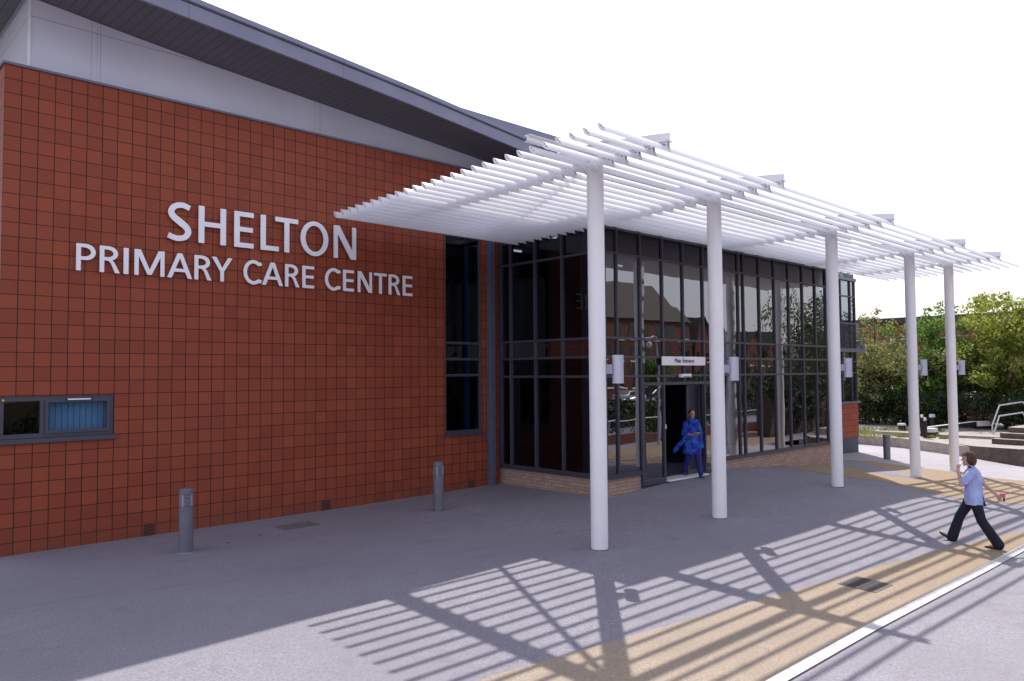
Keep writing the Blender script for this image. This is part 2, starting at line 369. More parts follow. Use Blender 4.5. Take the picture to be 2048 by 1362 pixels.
# ------------------------------------------------------------------ light
SUN=Vector((.60,.54,1.0)).normalized()
sl=bpy.data.lights.new('sun','SUN'); so=bpy.data.objects.new('sun',sl); COL.objects.link(so)
sl.energy=5.0; sl.angle=math.radians(.5); sl.color=(1,.955,.90)
so.rotation_euler=SUN.to_track_quat('Z','Y').to_euler(); so.location=(30,30,50)
w=bpy.data.worlds.new('World'); SC.world=w; w.use_nodes=True; t=w.node_tree; t.nodes.clear()
sky=t.nodes.new('ShaderNodeTexSky'); sky.sky_type='NISHITA'; sky.sun_disc=False
sky.sun_elevation=math.asin(SUN.z); sky.sun_rotation=math.atan2(SUN.x,SUN.y); sky.dust_density=3.0; sky.air_density=1.0
b1=t.nodes.new('ShaderNodeBackground'); b1.inputs[1].default_value=.07; t.links.new(sky.outputs[0],b1.inputs[0])
# thin bright haze over the blue: a soft, slightly uneven veil of high cloud
tc=t.nodes.new('ShaderNodeTexCoord'); nz=t.nodes.new('ShaderNodeTexNoise'); nz.inputs['Scale'].default_value=2.2; nz.inputs['Detail'].default_value=5
t.links.new(tc.outputs['Generated'],nz.inputs['Vector'])
rp=t.nodes.new('ShaderNodeValToRGB'); t.links.new(nz.outputs['Fac'],rp.inputs[0])
rp.color_ramp.elements[0].position=.3; rp.color_ramp.elements[0].color=(.86,.87,.90,1)
rp.color_ramp.elements[1].position=.7; rp.color_ramp.elements[1].color=(1,1,1,1)
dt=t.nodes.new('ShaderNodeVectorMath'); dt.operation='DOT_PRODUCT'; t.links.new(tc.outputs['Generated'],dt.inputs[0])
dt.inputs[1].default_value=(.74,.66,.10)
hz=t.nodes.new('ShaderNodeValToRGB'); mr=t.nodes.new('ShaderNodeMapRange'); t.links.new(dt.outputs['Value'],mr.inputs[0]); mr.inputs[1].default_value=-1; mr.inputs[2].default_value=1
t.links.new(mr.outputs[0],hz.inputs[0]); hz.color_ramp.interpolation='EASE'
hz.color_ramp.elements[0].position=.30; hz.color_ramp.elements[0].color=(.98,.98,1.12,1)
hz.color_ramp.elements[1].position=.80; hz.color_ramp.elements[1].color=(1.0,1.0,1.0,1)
sz=t.nodes.new('ShaderNodeSeparateXYZ'); t.links.new(tc.outputs['Generated'],sz.inputs[0])
zr=t.nodes.new('ShaderNodeValToRGB'); t.links.new(sz.outputs[2],zr.inputs[0]); zr.color_ramp.interpolation='EASE'
zr.color_ramp.elements[0].position=.38; zr.color_ramp.elements[0].color=(1,1,1,1); zr.color_ramp.elements[1].position=1.0; zr.color_ramp.elements[1].color=(.20,.22,.32,1)
mz=t.nodes.new('ShaderNodeMix'); mz.data_type='RGBA'; mz.blend_type='MULTIPLY'; mz.inputs[0].default_value=1
t.links.new(rp.outputs[0],mz.inputs[6]); t.links.new(zr.outputs[0],mz.inputs[7])
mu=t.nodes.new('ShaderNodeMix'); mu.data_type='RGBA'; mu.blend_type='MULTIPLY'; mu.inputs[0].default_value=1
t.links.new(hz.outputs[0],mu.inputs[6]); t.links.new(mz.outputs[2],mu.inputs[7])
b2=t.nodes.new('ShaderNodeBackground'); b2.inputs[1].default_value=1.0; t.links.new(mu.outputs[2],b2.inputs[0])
ad=t.nodes.new('ShaderNodeAddShader'); wo=t.nodes.new('ShaderNodeOutputWorld')
t.links.new(b1.outputs[0],ad.inputs[0]); t.links.new(b2.outputs[0],ad.inputs[1]); t.links.new(ad.outputs[0],wo.inputs[0])
SC.view_settings.view_transform='Standard'; SC.view_settings.look='None'; SC.view_settings.exposure=0
SC.cycles.use_denoising=True; SC.cycles.max_bounces=8; SC.cycles.transparent_max_bounces=24
SC.cycles.sample_clamp_indirect=6

# ------------------------------------------------------------------ ground sheets
def linspace(a,b,st):
    n=max(1,int(round((b-a)/st))); return [a+(b-a)*i/n for i in range(n+1)]
XS=sorted(set([round(v,4) for v in linspace(-60,-10,10)+linspace(-10,40,.5)+linspace(40,60,2)+linspace(60,200,20)]))
YS=sorted(set([round(v,4) for v in linspace(-60,-10,5)+linspace(-10,18,.5)+linspace(18,40,2)]+[3.4,7.8,10.7]))
def sheet(name,poly,mat,dz,kind='structure',label=None):
    """a polygon cut along the terrain grid and draped on it, dz above it"""
    bm=bmesh.new(); vs=[bm.verts.new((p[0],p[1],0)) for p in poly]; bm.faces.new(vs)
    x0=min(p[0] for p in poly);x1=max(p[0] for p in poly);y0=min(p[1] for p in poly);y1=max(p[1] for p in poly)
    bmesh.ops.triangulate(bm,faces=bm.faces)
    for x in XS:
        if x0<x<x1: bmesh.ops.bisect_plane(bm,geom=bm.verts[:]+bm.edges[:]+bm.faces[:],plane_co=(x,0,0),plane_no=(1,0,0))
    for y in YS:
        if y0<y<y1: bmesh.ops.bisect_plane(bm,geom=bm.verts[:]+bm.edges[:]+bm.faces[:],plane_co=(0,y,0),plane_no=(0,1,0))
    for v in bm.verts: v.co.z=g(v.co.x,v.co.y)+dz
    bmesh.ops.recalc_face_normals(bm,faces=bm.faces)
    for f in bm.faces:
        f.smooth=True
        if f.normal.z<0: f.normal_flip()
    me=bpy.data.meshes.new(name); bm.to_mesh(me); bm.free(); me.materials.append(mat)
    o=bpy.data.objects.new(name,me); COL.objects.link(o); tag(o,label,None,None,kind); return o
bm_=MB(); bm_.face([(-1500,-1500,-.9),(1500,-1500,-.9),(1500,1500,-.9),(-1500,1500,-.9)]); tag(bm_.build('ground',mat=MT['land']),kind='structure')
sheet('pavement',[(-60,3.53),(33.2,3.53),(33.2,18),(-60,18)],MT['grey'],0)
sheet('pavement_bank',[(-60,18),(200,18),(200,40),(-60,40)],MT['land'],-.3)
sheet('road',[(-60,-14),(200,-14),(200,3.53),(-60,3.53)],MT['road'],0)
sheet('verge',[(-60,-60),(200,-60),(200,-14),(-60,-14)],MT['road'],-.0)
sheet('kerb_strip',[(-60,3.525),(33,3.525),(33,3.66),(-60,3.66)],MT['kerb'],.016)
def curve_pts(pts,n=6):
    out=[]
    P=[pts[0]]+list(pts)+[pts[-1]]
    for i in range(1,len(P)-2):
        p0,p1,p2,p3=[Vector(P[k]) for k in (i-1,i,i+1,i+2)]
        for k in range(n):
            t=k/n; out.append(tuple(.5*((2*p1)+(-p0+p2)*t+(2*p0-5*p1+4*p2-p3)*t*t+(-p0+3*p1-3*p2+p3)*t**3)))
    out.append(tuple(pts[-1])); return out
top=curve_pts([(-60,6.2),(-12,6.2),(0,6.05),(4.68,5.45),(6.62,5.22),(9.61,4.86),(11.79,4.64),(13.19,4.47),(15.27,4.2),(17.08,3.96),(19.2,3.67)],5)
sheet('buff_band',[(-60,3.665)]+[(19.2,3.665)]+top[::-1],MT['buff'],.005)
band_top=curve_pts([(23.77,10.64),(25.52,10.9),(26.4,11.2),(26.75,10.52),(26.1,9.05),(25.9,7.78),(25.45,6.76),(25.7,5.88),(26.3,5.0),(27,3.68)],5)
band_bot=curve_pts([(20.4,10.64),(20.46,10.0),(20.1,8.64),(20.3,7.75),(20.08,7.09),(19.75,6.35),(19.7,5.68),(20.58,4.76),(21.8,3.68)],5)
sheet('buff_sweep',band_top+band_bot[::-1],MT['buff'],.005)
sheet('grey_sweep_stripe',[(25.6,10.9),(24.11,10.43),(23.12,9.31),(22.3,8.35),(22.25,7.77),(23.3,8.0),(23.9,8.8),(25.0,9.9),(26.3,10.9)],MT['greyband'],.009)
setts_poly=[(26.45,12.4)]+band_top[9:]+[(27,3.68),(32.6,3.68),(30.2,7.1),(31.8,8.8),(33.4,10.17),(33.9,10.8),(35,14),(33,18),(26.45,18)]
sheet('sett_paving',setts_poly,MT['setts'],.006)

# ------------------------------------------------------------------ the health centre
HC=empty('health_centre',(12.9,14,0),'terracotta tiled health centre with white sign letters and a two-storey glazed entrance','building')
def hp(mb,name,mat=None,parent=HC,bevel=0,label=None):
    """link a part whose coordinates were written in world space"""
    mb.v=[(a-12.9,b-14,c) for a,b,c in mb.v]
    o=mb.build(name,parent,mat,bevel)
    if label: o['label']=label
    return o
def wall_xz(mb,x0,x1,z0,z1,y,th,holes):
    xs=sorted(set([x0,x1]+[h[0] for h in holes]+[h[1] for h in holes])); zs=sorted(set([z0,z1]+[h[2] for h in holes]+[h[3] for h in holes]))
    for i in range(len(xs)-1):
        for j in range(len(zs)-1):
            cx=(xs[i]+xs[i+1])/2; cz=(zs[j]+zs[j+1])/2
            if any(h[0]<cx<h[1] and h[2]<cz<h[3] for h in holes): continue
            mb.face([(xs[i],y,zs[j]),(xs[i+1],y,zs[j]),(xs[i+1],y,zs[j+1]),(xs[i],y,zs[j+1])])
    for h in holes:
        a,b,c,d=h
        mb.face([(a,y,c),(a,y+th,c),(a,y+th,d),(a,y,d)]); mb.face([(b,y,c),(b,y,d),(b,y+th,d),(b,y+th,c)])
        mb.face([(a,y,c),(b,y,c),(b,y+th,c),(a,y+th,c)]); mb.face([(a,y,d),(a,y+th,d),(b,y+th,d),(b,y,d)])
WX0=2.415
m=MB(); m.mat(MT['tiles']); wall_xz(m,WX0,12.884,-.3,7.65,14.0,.22,[(11.16,12.29,1.36,6.04),(2.425,4.06,1.78,2.44)])
hp(m,'tiled_wall')
m=MB(); m.mat(MT['tiles_side']); m.face([(WX0,14,-.3),(WX0,24,-.3),(WX0,24,7.65),(WX0,14,7.65)]); hp(m,'tiled_side_wall')
m=MB(); m.mat(MT['coping']); m.box(WX0-.03,12.95,13.96,14.3,7.65,7.69); m.box(WX0-.03,2.75,14.3,24,7.65,7.69); hp(m,'wall_coping',bevel=.004)
# white cladding above, set back
def zs(x):  # soffit height at the wall
    P=[(0,9.22),(3.1,8.9),(4.64,8.73),(5.74,8.63),(8.26,8.43),(12.49,8.09),(14,7.98)]
    for (a,b),(c,d) in zip(P[:-1],P[1:]):
        if x<=c: return b+(d-b)*(x-a)/(c-a)
    return P[-1][1]
def zf(x):  # lower edge of the fascia
    P=[(0,9.06),(4.12,8.68),(7.35,8.42),(9.2,8.26),(12.0,7.97),(14,7.76)]
    for (a,b),(c,d) in zip(P[:-1],P[1:]):
        if x<=c: return b+(d-b)*(x-a)/(c-a)
    return P[-1][1]
RX=[.9,2.2,3.1,4.12,4.64,5.74,7.35,8.26,9.2,10.6,12.0,12.49,13.3]
m=MB(); m.mat(MT['clad'])
cx=[2.78]+[x for x in RX if 2.78<x]
for a,b in zip(cx[:-1],cx[1:]): m.face([(a,14.25,7.69),(b,14.25,7.69),(b,14.25,zs(b)+.3),(a,14.25,zs(a)+.3)])
m.face([(2.78,14.25,7.69),(2.78,14.25,zs(2.78)+.3),(2.78,24,zs(2.78)+.3),(2.78,24,7.69)])
hp(m,'cladding_panel')
m=MB(); m.mat(MT['letter']); m.box(2.762,2.80,14.232,14.262,7.69,zs(2.78)); hp(m,'corner_trim')
YF=12.65
m=MB(); m.mat(MT['soffit'])
for a,b in zip(RX[:-1],RX[1:]): m.face([(a,14.16,zs(a)-.02),(a,YF+.02,zf(a)+.03),(b,YF+.02,zf(b)+.03),(b,14.16,zs(b)-.02)])
m.face([(.9,14.16,zs(.9)-.02),(2.7,14.16,zs(2.7)-.02),(2.7,24,zs(2.7)-.02),(.9,24,zs(.9)-.02)])
hp(m,'soffit')
m=MB(); m.mat(MT['trim'])
for a,b in zip(RX[:-1],RX[1:]):
    for f in ([(a,14.16,zs(a)-.02),(b,14.16,zs(b)-.02),(b,14.16,zs(b)+.1),(a,14.16,zs(a)+.1)],[(a,14.16,zs(a)-.02),(a,14.25,zs(a)-.01),(b,14.25,zs(b)-.01),(b,14.16,zs(b)-.02)]): m.face(f)
hp(m,'soffit_trim')
m=MB(); m.mat(MT['fascia'])
for a,b in zip(RX[:-1],RX[1:]):
    A=[(YF+.03,zf(a)),(YF-.03,zf(a)),(YF-.03,zf(a)+.245),(YF+.03,zf(a)+.245)]; B=[(y,z-zf(a)+zf(b)) for y,z in A]
    for i in range(4):
        p,q=A[i],A[(i+1)%4]; r,s=B[i],B[(i+1)%4]; m.face([(a,*p),(a,*q),(b,*s),(b,*r)])
hp(m,'fascia')
m=MB(); m.mat(MT['fascia'])
for a,b in zip(RX[:-1],RX[1:]):
    A=[(YF-.02,zf(a)+.262),(YF-.075,zf(a)+.275),(YF-.06,zf(a)+.365),(YF+.2,zf(a)+.385)]; B=[(y,z-zf(a)+zf(b)) for y,z in A]
    for i in range(3):
        p,q=A[i],A[i+1]; r,s=B[i],B[i+1]; m.face([(a,*p),(a,*q),(b,*s),(b,*r)])
m.mat(MT['frame_dk'])
for a,b in zip(RX[:-1],RX[1:]): m.face([(a,YF,zf(a)+.23),(b,YF,zf(b)+.23),(b,YF,zf(b)+.3),(a,YF,zf(a)+.3)])
hp(m,'roof_edge_gutter')
m=MB(); m.mat(MT['seam'])
for a,b in zip(RX[:-1],RX[1:]): m.face([(a,YF+.2,zf(a)+.385),(b,YF+.2,zf(b)+.385),(b,24,zf(b)+.9),(a,24,zf(a)+.9)])
m.face([(10.8,12.9,8.46),(13.3,12.9,8.2),(17.2,15.97,9.74),(12.2,15.97,9.72)]); m.face([(13.3,12.9,8.2),(17.2,15.97,9.74),(17.2,15.97,6.9),(13.3,12.9,6.9)])
m.face([(17.2,15.97,9.74),(17.2,24,9.8),(12.2,24,9.8),(12.2,15.97,9.72)]); m.face([(17.2,15.97,9.74),(17.2,24,9.8),(17.2,24,6.9),(17.2,15.97,6.9)])
m.box(11.6,17.2,15.99,24,8.0,9.735); hp(m,'seamed_roof')
m=MB(); m.mat(MT['fascia']); m.box(11.6,17.3,15.9,15.98,9.76,10.0); m.mat(MT['frame_dk']); m.box(11.6,17.28,15.93,15.99,9.72,9.755); hp(m,'upper_fascia')
# windows in the tiled wall
def window(x0,x1,z0,z1,y,mull,trans,name='window',fw=.055,sill=True,panes=True,gm='glass_side'):
    m=MB(); m.mat(MT['frame'])
    yy=(y+.02,y+.10)
    m.box(x0,x1,*yy,z0,z0+fw); m.box(x0,x1,*yy,z1-fw,z1); m.box(x0,x0+fw,*yy,z0+fw,z1-fw); m.box(x1-fw,x1,*yy,z0+fw,z1-fw)
    for a in mull: m.box(a-fw*.5,a+fw*.5,y+.022,y+.098,z0+fw,z1-fw)
    for a in trans: m.box(x0+fw,x1-fw,y+.018,y+.102,a-.03,a+.03)
    wo_=hp(m,name,bevel=.003)
    if sill:
        s_=MB(); s_.mat(MT['frame']); s_.box(x0-.03,x1+.03,y-.06,y+.12,z0-.075,z0-.002); hp2(s_,'sill',wo_,.004)
    xs=[x0]+list(mull)+[x1]; zz=[z0]+list(trans)+[z1]
    if panes:
        for i in range(len(xs)-1):
            for j in range(len(zz)-1):
                p=MB(); p.mat(MT[gm]); a,b,c,d=xs[i]+.02,xs[i+1]-.02,zz[j]+.02,zz[j+1]-.02
                p.face([(a,y+.06,c),(b,y+.06,c),(b,y+.06,d),(a,y+.06,d)]); hp2(p,'pane',wo_)
    return wo_
def hp2(mb,name,parent,bevel=0,label=None):
    mb.v=[(a-12.9,b-14,c) for a,b,c in mb.v]; o=mb.build(name,parent,None,bevel)
    if label:o['label']=label
    return o
w1=window(11.16,12.29,1.36,6.04,14.0,[],[2.71,3.09,3.47],'tall_window')
w2=window(2.425,4.06,1.78,2.44,14.0,[3.02],[],'window',fw=.07,gm='glass_clear')
m=MB(); m.mat(MT['frame']); a,b,c,d=3.05,4.0,1.84,2.385
m.box(a,b,13.99,14.05,c,c+.045); m.box(a,b,13.99,14.05,d-.045,d); m.box(a,a+.045,13.99,14.05,c+.045,d-.045); m.box(b-.045,b,13.99,14.05,c+.045,d-.045); hp2(m,'opening_sash',w2,.003)
m=MB(); m.mat(MT['letter']); m.box(3.36,3.70,13.965,13.99,2.37,2.392); m.mat(MT['frame_dk']); m.box(3.345,3.36,13.965,13.992,2.365,2.397); m.box(3.70,3.715,13.965,13.992,2.365,2.397); hp2(m,'trickle_vent',w2)
m=MB(); m.mat(MT['yellow']); m.box(2.47,2.50,14.012,14.019,2.375,2.40); hp2(m,'sticker',w2)
m=MB(); m.mat(MT['blueblind']); m.face([(3.06,14.2,1.8),(4.02,14.2,1.8),(4.02,14.2,2.42),(3.06,14.2,2.42)]); hp2(m,'vertical_blind',w2,label='blue vertical blind behind the opening sash')
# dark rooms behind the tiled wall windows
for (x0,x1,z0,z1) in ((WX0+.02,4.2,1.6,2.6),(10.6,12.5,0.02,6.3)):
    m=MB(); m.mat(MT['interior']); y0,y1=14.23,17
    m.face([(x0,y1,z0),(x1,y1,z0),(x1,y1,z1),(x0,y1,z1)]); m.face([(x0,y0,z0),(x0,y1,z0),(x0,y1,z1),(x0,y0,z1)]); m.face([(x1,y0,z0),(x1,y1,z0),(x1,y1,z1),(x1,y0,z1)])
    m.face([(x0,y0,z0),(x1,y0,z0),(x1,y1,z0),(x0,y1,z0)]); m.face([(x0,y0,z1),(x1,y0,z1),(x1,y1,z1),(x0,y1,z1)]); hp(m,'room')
m=MB(); m.mat(MT['tealblind']); m.face([(12.0,14.3,1.42),(12.16,14.3,1.42),(12.16,14.3,5.95),(12.0,14.3,5.95)]); hp2(m,'blind_strip',w1)
# downpipe, air bricks
m=MB(); m.mat(MT['pipe']); m.box(12.43,12.6,13.84,13.985,-.02,6.6); m.box(12.415,12.615,13.825,13.999,5.0,5.06); m.box(12.415,12.615,13.825,13.999,2.5,2.56); m.box(12.415,12.615,13.825,13.999,.3,.36); hp(m,'downpipe',bevel=.01)
for x in (4.532,7.948,11.81):
    m=MB(); m.mat(MT['ventdk']); m.box(x,x+.235,13.985,13.999,.005,.215)
    m.mat(MT['ventslot'])
    for k in range(7): m.box(x+.02,x+.215,13.978,13.9845,.022+k*.028,.034+k*.028)
    hp(m,'air_brick')
# ---------------- sign letters
def bowl(W,t_,zt,zb,inner=False):
    """right-hand bowl outline from the top to the bottom"""
    if inner: W=W-t_; zt-=.13; zb+=.13
    cx=W*.48 if not inner else W*.50; rx=W-cx; rz=(zt-zb)/2; cz=(zt+zb)/2
    return [(cx+rx*math.sin(math.pi*k/14),cz+rz*math.cos(math.pi*k/14)) for k in range(15)]
def stroke(path,t_):
    L=[];Rr=[]
    for i,p in enumerate(path):
        a=Vector(path[max(0,i-1)]); b=Vector(path[min(len(path)-1,i+1)]); d=(b-a).normalized(); n=Vector((-d.y,d.x))
        th=t_[i] if isinstance(t_,list) else t_
        L.append(tuple(Vector(p)+n*th/2)); Rr.append(tuple(Vector(p)-n*th/2))
    return L+Rr[::-1]
def glyph(ch,W):
    t_=.155; s_=.135
    if ch=='H': return [[(0,0),(0,1),(t_,1),(t_,.585),(W-t_,.585),(W-t_,1),(W,1),(W,0),(W-t_,0),(W-t_,.455),(t_,.455),(t_,0)]]
    if ch=='E': return [[(0,0),(0,1),(W,1),(W,1-s_),(t_,1-s_),(t_,.575),(W*.96,.575),(W*.96,.445),(t_,.445),(t_,s_),(W,s_),(W,0)]]
    if ch=='L': return [[(0,0),(0,1),(t_,1),(t_,s_),(W,s_),(W,0)]]
    if ch=='T': return [[(W/2-t_/2,0),(W/2-t_/2,1-s_),(0,1-s_),(0,1),(W,1),(W,1-s_),(W/2+t_/2,1-s_),(W/2+t_/2,0)]]
    if ch=='I': return [[(0,0),(0,1),(W,1),(W,0)]]
    if ch=='N': return [[(0,0),(0,1),(t_*1.25,1),(W-t_*.9,.27),(W-t_*.9,1),(W,1),(W,0),(W-t_*1.25,0),(t_*.9,.73),(t_*.9,0)]]
    if ch=='M': return [[(0,0),(0,1),(t_*1.45,1),(W/2,.24),(W-t_*1.45,1),(W,1),(W,0),(W-t_,0),(W-t_,.74),(W/2+t_*.5,.04),(W/2-t_*.5,.04),(t_,.74),(t_,0)]]
    if ch=='A':
        f=lambda y:1.12*t_+(W/2-1.12*t_)*(y/.80)
        return [[(0,0),(W/2-.58*t_,1),(W/2+.58*t_,1),(W,0),(W-1.12*t_,0),(W-f(.25),.25),(f(.25),.25),(1.12*t_,0)],[(f(.38),.38),(W-f(.38),.38),(W/2,.80)]]
    if ch=='Y': return [[(W/2-t_/2,0),(W/2-t_/2,.41),(0,1),(t_*1.2,1),(W/2,.56),(W-t_*1.2,1),(W,1),(W/2+t_/2,.41),(W/2+t_/2,0)]]
    if ch=='O':
        o=[(W/2+W/2*math.cos(a),.5+.52*math.sin(a)) for a in [2*math.pi*k/40 for k in range(40)]]
        return [o,[(W/2+(W/2-t_*1.02)*math.cos(a),.5+(.52-.13)*math.sin(a)) for a in [2*math.pi*k/40 for k in range(40)]]]
    if ch=='P': return [[(0,0),(0,1)]+bowl(W,t_,1,.40)+[(t_,.40),(t_,0)],[(t_,1-.13)]+bowl(W,t_,1,.40,True)+[(t_,.53)]]
    if ch=='R':
        Wb=W*.90
        b=bowl(Wb,t_,1,.45); b=b[:-2]
        return [[(0,0),(0,1)]+b+[(W*.62,.475),(W*.72,.40),(W,0),(W-1.1*t_,0),(W*.55,.36),(W*.42,.45),(t_,.45),(t_,0)],[(t_,1-.13)]+bowl(Wb,t_,1,.45,True)+[(t_,.58)]]
    if ch=='C':
        pts=[]
        for k in range(33):
            a=math.radians(52+(308-52)*k/32); pts.append((W*.56/1+ (W*.56-t_*.5)*math.cos(a)*1.0, .5+(.52-.068)*math.sin(a)))
        # straighten the terminals
        xr=W-.0
        pts=[(xr,.895)]+[p for p in pts if p[0]<W*.86]+[(xr,.105)]
        return [stroke(curve_pts(pts,2),t_*.95)]
    if ch=='S':
        c=[(W*.93,.885),(W*.62,.945),(W*.30,.90),(W*.14,.76),(W*.22,.63),(W*.50,.50),(W*.78,.37),(W*.87,.24),(W*.72,.10),(W*.38,.055),(W*.02,.12)]
        q=curve_pts(c,5); n=len(q)
        return [stroke(q,[t_*(.92+.22*math.exp(-((k/n-.5)/.18)**2)) for k in range(n)])]
def extrude_poly(loops,x0,z0,h,y0,y1,mat):
    cu=bpy.data.curves.new('tmp','CURVE'); cu.dimensions='2D'; cu.fill_mode='BOTH'; cu.extrude=(y1-y0)/2; cu.bevel_depth=0
    for lp in loops:
        sp=cu.splines.new('POLY'); sp.points.add(len(lp)-1)
        for i,(a,b) in enumerate(lp): sp.points[i].co=(a*h,b*h,0,1)
        sp.use_cyclic_u=True
    ob=bpy.data.objects.new('tmp',cu); COL.objects.link(ob)
    dg=bpy.context.evaluated_depsgraph_get(); me=bpy.data.meshes.new_from_object(ob.evaluated_get(dg))
    bpy.data.objects.remove(ob); bpy.data.curves.remove(cu)
    for v in me.vertices:
        x,y,z=v.co; v.co=(x0+x,(y0+y1)/2-z,z0+y)
    me.materials.clear(); me.materials.append(mat); return me
LET=[('S',4.876,5.285,1),('H',5.416,5.922,1),('E',6.08,6.459,1),('L',6.6,6.973,1),('T',6.9,7.385,1),('O',7.439,8.061,1),('N',8.188,8.72,1),
('P',3.437,3.80,0),('R',3.868,4.215,0),('I',4.259,4.337,0),('M',4.432,4.937,0),('A',4.985,5.409,0),('R',5.449,5.76,0),('Y',5.755,6.119,0)]
LET=[('S',4.876,5.285,1),('H',5.416,5.922,1),('E',6.08,6.459,1),('L',6.6,6.973,1),('T',6.9,7.385,1),('O',7.439,8.061,1),('N',8.188,8.72,1),
('P',3.437,3.727,0),('R',3.788,4.101,0),('I',4.159,4.237,0),('M',4.332,4.827,0),('A',4.875,5.309,0),('R',5.349,5.66,0),('Y',5.665,6.049,0),
('C',6.265,6.62,0),('A',6.634,7.065,0),('R',7.111,7.417,0),('E',7.481,7.74,0),('C',7.989,8.341,0),('E',8.409,8.667,0),('N',8.764,9.113,0),('T',9.169,9.49,0),('R',9.543,9.85,0),('E',9.916,10.175,0)]
for ch,a,b,big in LET:
    h=.678 if big else .445; z=5.155 if big else 4.482
    me=extrude_poly(glyph(ch,(b-a)/h),a,z,h,13.915,13.935,MT['letter'])
    for v in me.vertices: v.co=(v.co[0]-12.9,v.co[1]-14,v.co[2])
    o=bpy.data.objects.new('sign_letter',me); COL.objects.link(o); o.parent=HC
    o['label']='silver white letter %s of the %s sign line'%(ch,'upper' if big else 'lower')
    mb=MB(); mb.mat(MT['bolt'])
    for zz in (z+h*.2,z+h*.8): mb.tube(((a+b)/2-.02 if ch in 'ITYSL' else a+.04,13.935,zz),((a+b)/2-.02 if ch in 'ITYSL' else a+.04,13.999,zz),.006,n=6)
# ---------------- glazed entrance block
XC,YB,XE=12.884,10.665,24.06
MX=[13.33,14.18,15.04,15.89,16.77,17.62,18.48,18.75,19.60,20.46,21.32,22.19,23.03,23.76]
TZ=[2.66,3.09,3.505,5.39,5.93]
TOP=6.62
for bx in ((XC+.001,14.18,-.3,.43),(17.64,XE,-.5,.46)):
    m=MB(); m.mat(MT['brick_x']); m.box(bx[0],bx[1],YB+.02,YB+.3,bx[2],bx[3]); hp(m,'brick_plinth')
m=MB(); m.mat(MT['brick_y']); m.box(XC,XC+.3,YB+.3,14,-.3,.43); m.face([(XC,YB+.02,-.3),(XC,YB+.3,-.3),(XC,YB+.3,.43),(XC,YB+.02,.43)]); hp(m,'brick_side_plinth')
m=MB(); m.mat(MT['brick_y']); m.box(XE-.3,XE-.001,YB+.3,12.4,-.5,.46); hp(m,'brick_side_plinth')
def sillbox(x0,x1,z): m=MB(); m.mat(MT['frame']); m.box(x0,x1,YB-.05,YB+.3,z,z+.035); m.box(x0,x1,YB-.005,YB+.1,z+.035,z+.10); hp(m,'window_sill',bevel=.004)
sillbox(XC-.05,14.2,.43); sillbox(17.62,XE+.03,.46)
m=MB(); m.mat(MT['frame']); m.box(XC-.05,XC+.3,YB+.3,13.99,.43,.465); m.box(XC-.005,XC+.1,YB+.1,13.99,.465,.53); hp(m,'window_sill',bevel=.004)
m=MB(); m.mat(MT['frame'])
hw=.023
for x in [XC+.03]+MX+[XE-.03]:
    z0=.53
    if x in (15.89,): z0=2.50
    if x in (15.04,16.77): z0=.21
    if x==14.18: z0=.15
    if x==17.62: z0=.22
    m.box(x-hw,x+hw,YB-.04,YB+.06,z0,TOP)
for z in TZ:
    m.box(XC+.06,XE-.06,YB-.033,YB+.055,z-.025,z+.025)
m.box(14.21,16.75,YB-.036,YB+.084,2.44,2.51); m.box(16.80,17.6,YB-.036,YB+.084,2.44,2.50)
m.box(14.21,15.02,YB-.036,YB+.084,.17,.29); m.box(16.8,17.6,YB-.036,YB+.084,.22,.33)
m.box(14.205,14.26,YB-.034,YB+.08,.29,2.44)
hp(m,'curtain_wall_frame',bevel=.004)
CWF=bpy.data.objects['curtain_wall_frame'] if 'curtain_wall_frame' in bpy.data.objects else HC.children[-1]
allz=[.53]+TZ+[TOP]
xs_=[XC+.03]+MX+[XE-.03]
for i in range(len(xs_)-1):
    for j in range(len(allz)-1):
        a,b,c,d=xs_[i]+.01,xs_[i+1]-.01,allz[j]+.01,allz[j+1]-.01
        cx_=(a+b)/2
        if j==0:
            if 15.04<cx_<16.77: 
                c=2.50
            elif 14.18<cx_<15.04: c=.28
            elif 16.77<cx_<17.62: c=.32
            p=MB(); p.mat(MT['glass']); p.face([(a,YB+.005,c),(b,YB+.005,c),(b,YB+.005,d),(a,YB+.005,d)])
            hp2(p,'glass_pane' if c<2 else 'fanlight_pane',CWF)
        else:
            p=MB(); p.mat(MT['glass_dark' if j in(2,5) else ('glass_high' if j==4 else 'glass')]); p.face([(a,YB+.005,c),(b,YB+.005,c),(b,YB+.005,d),(a,YB+.005,d)])
            hp2(p,{1:'lower_light_pane',2:'spandrel_pane',3:'glass_pane',4:'clerestory_pane',5:'head_pane'}[j],CWF)
# west return of the box
m=MB(); m.mat(MT['frame'])
MY=[YB+.07,11.0,11.87,12.74,13.58,13.93]
for y in MY[1:]: m.box(XC-.045,XC+.09,y-hw,y+hw,.53,TOP)
m.box(XC-.05,XC+.12,13.955,13.999,.5,TOP)
m.box(XC-.046,XC+.004,YB-.044,YB+.05,.5,TOP)
for z in TZ: m.box(XC-.038,XC+.085,YB+.09,13.955,z-.0268,z+.0268)
SW=hp(m,'side_curtain_wall_frame',bevel=.004)
for i in range(len(MY)-1):
    for j in range(len(allz)-1):
        a,b,c,d=MY[i]+.01,MY[i+1]-.01,allz[j]+.01,allz[j+1]-.01
        p=MB(); p.mat(MT['glass_dark' if j in(2,5) else 'glass_side']); p.face([(XC+.04,a,c),(XC+.04,a,d),(XC+.04,b,d),(XC+.04,b,c)]); hp2(p,'side_pane',SW)
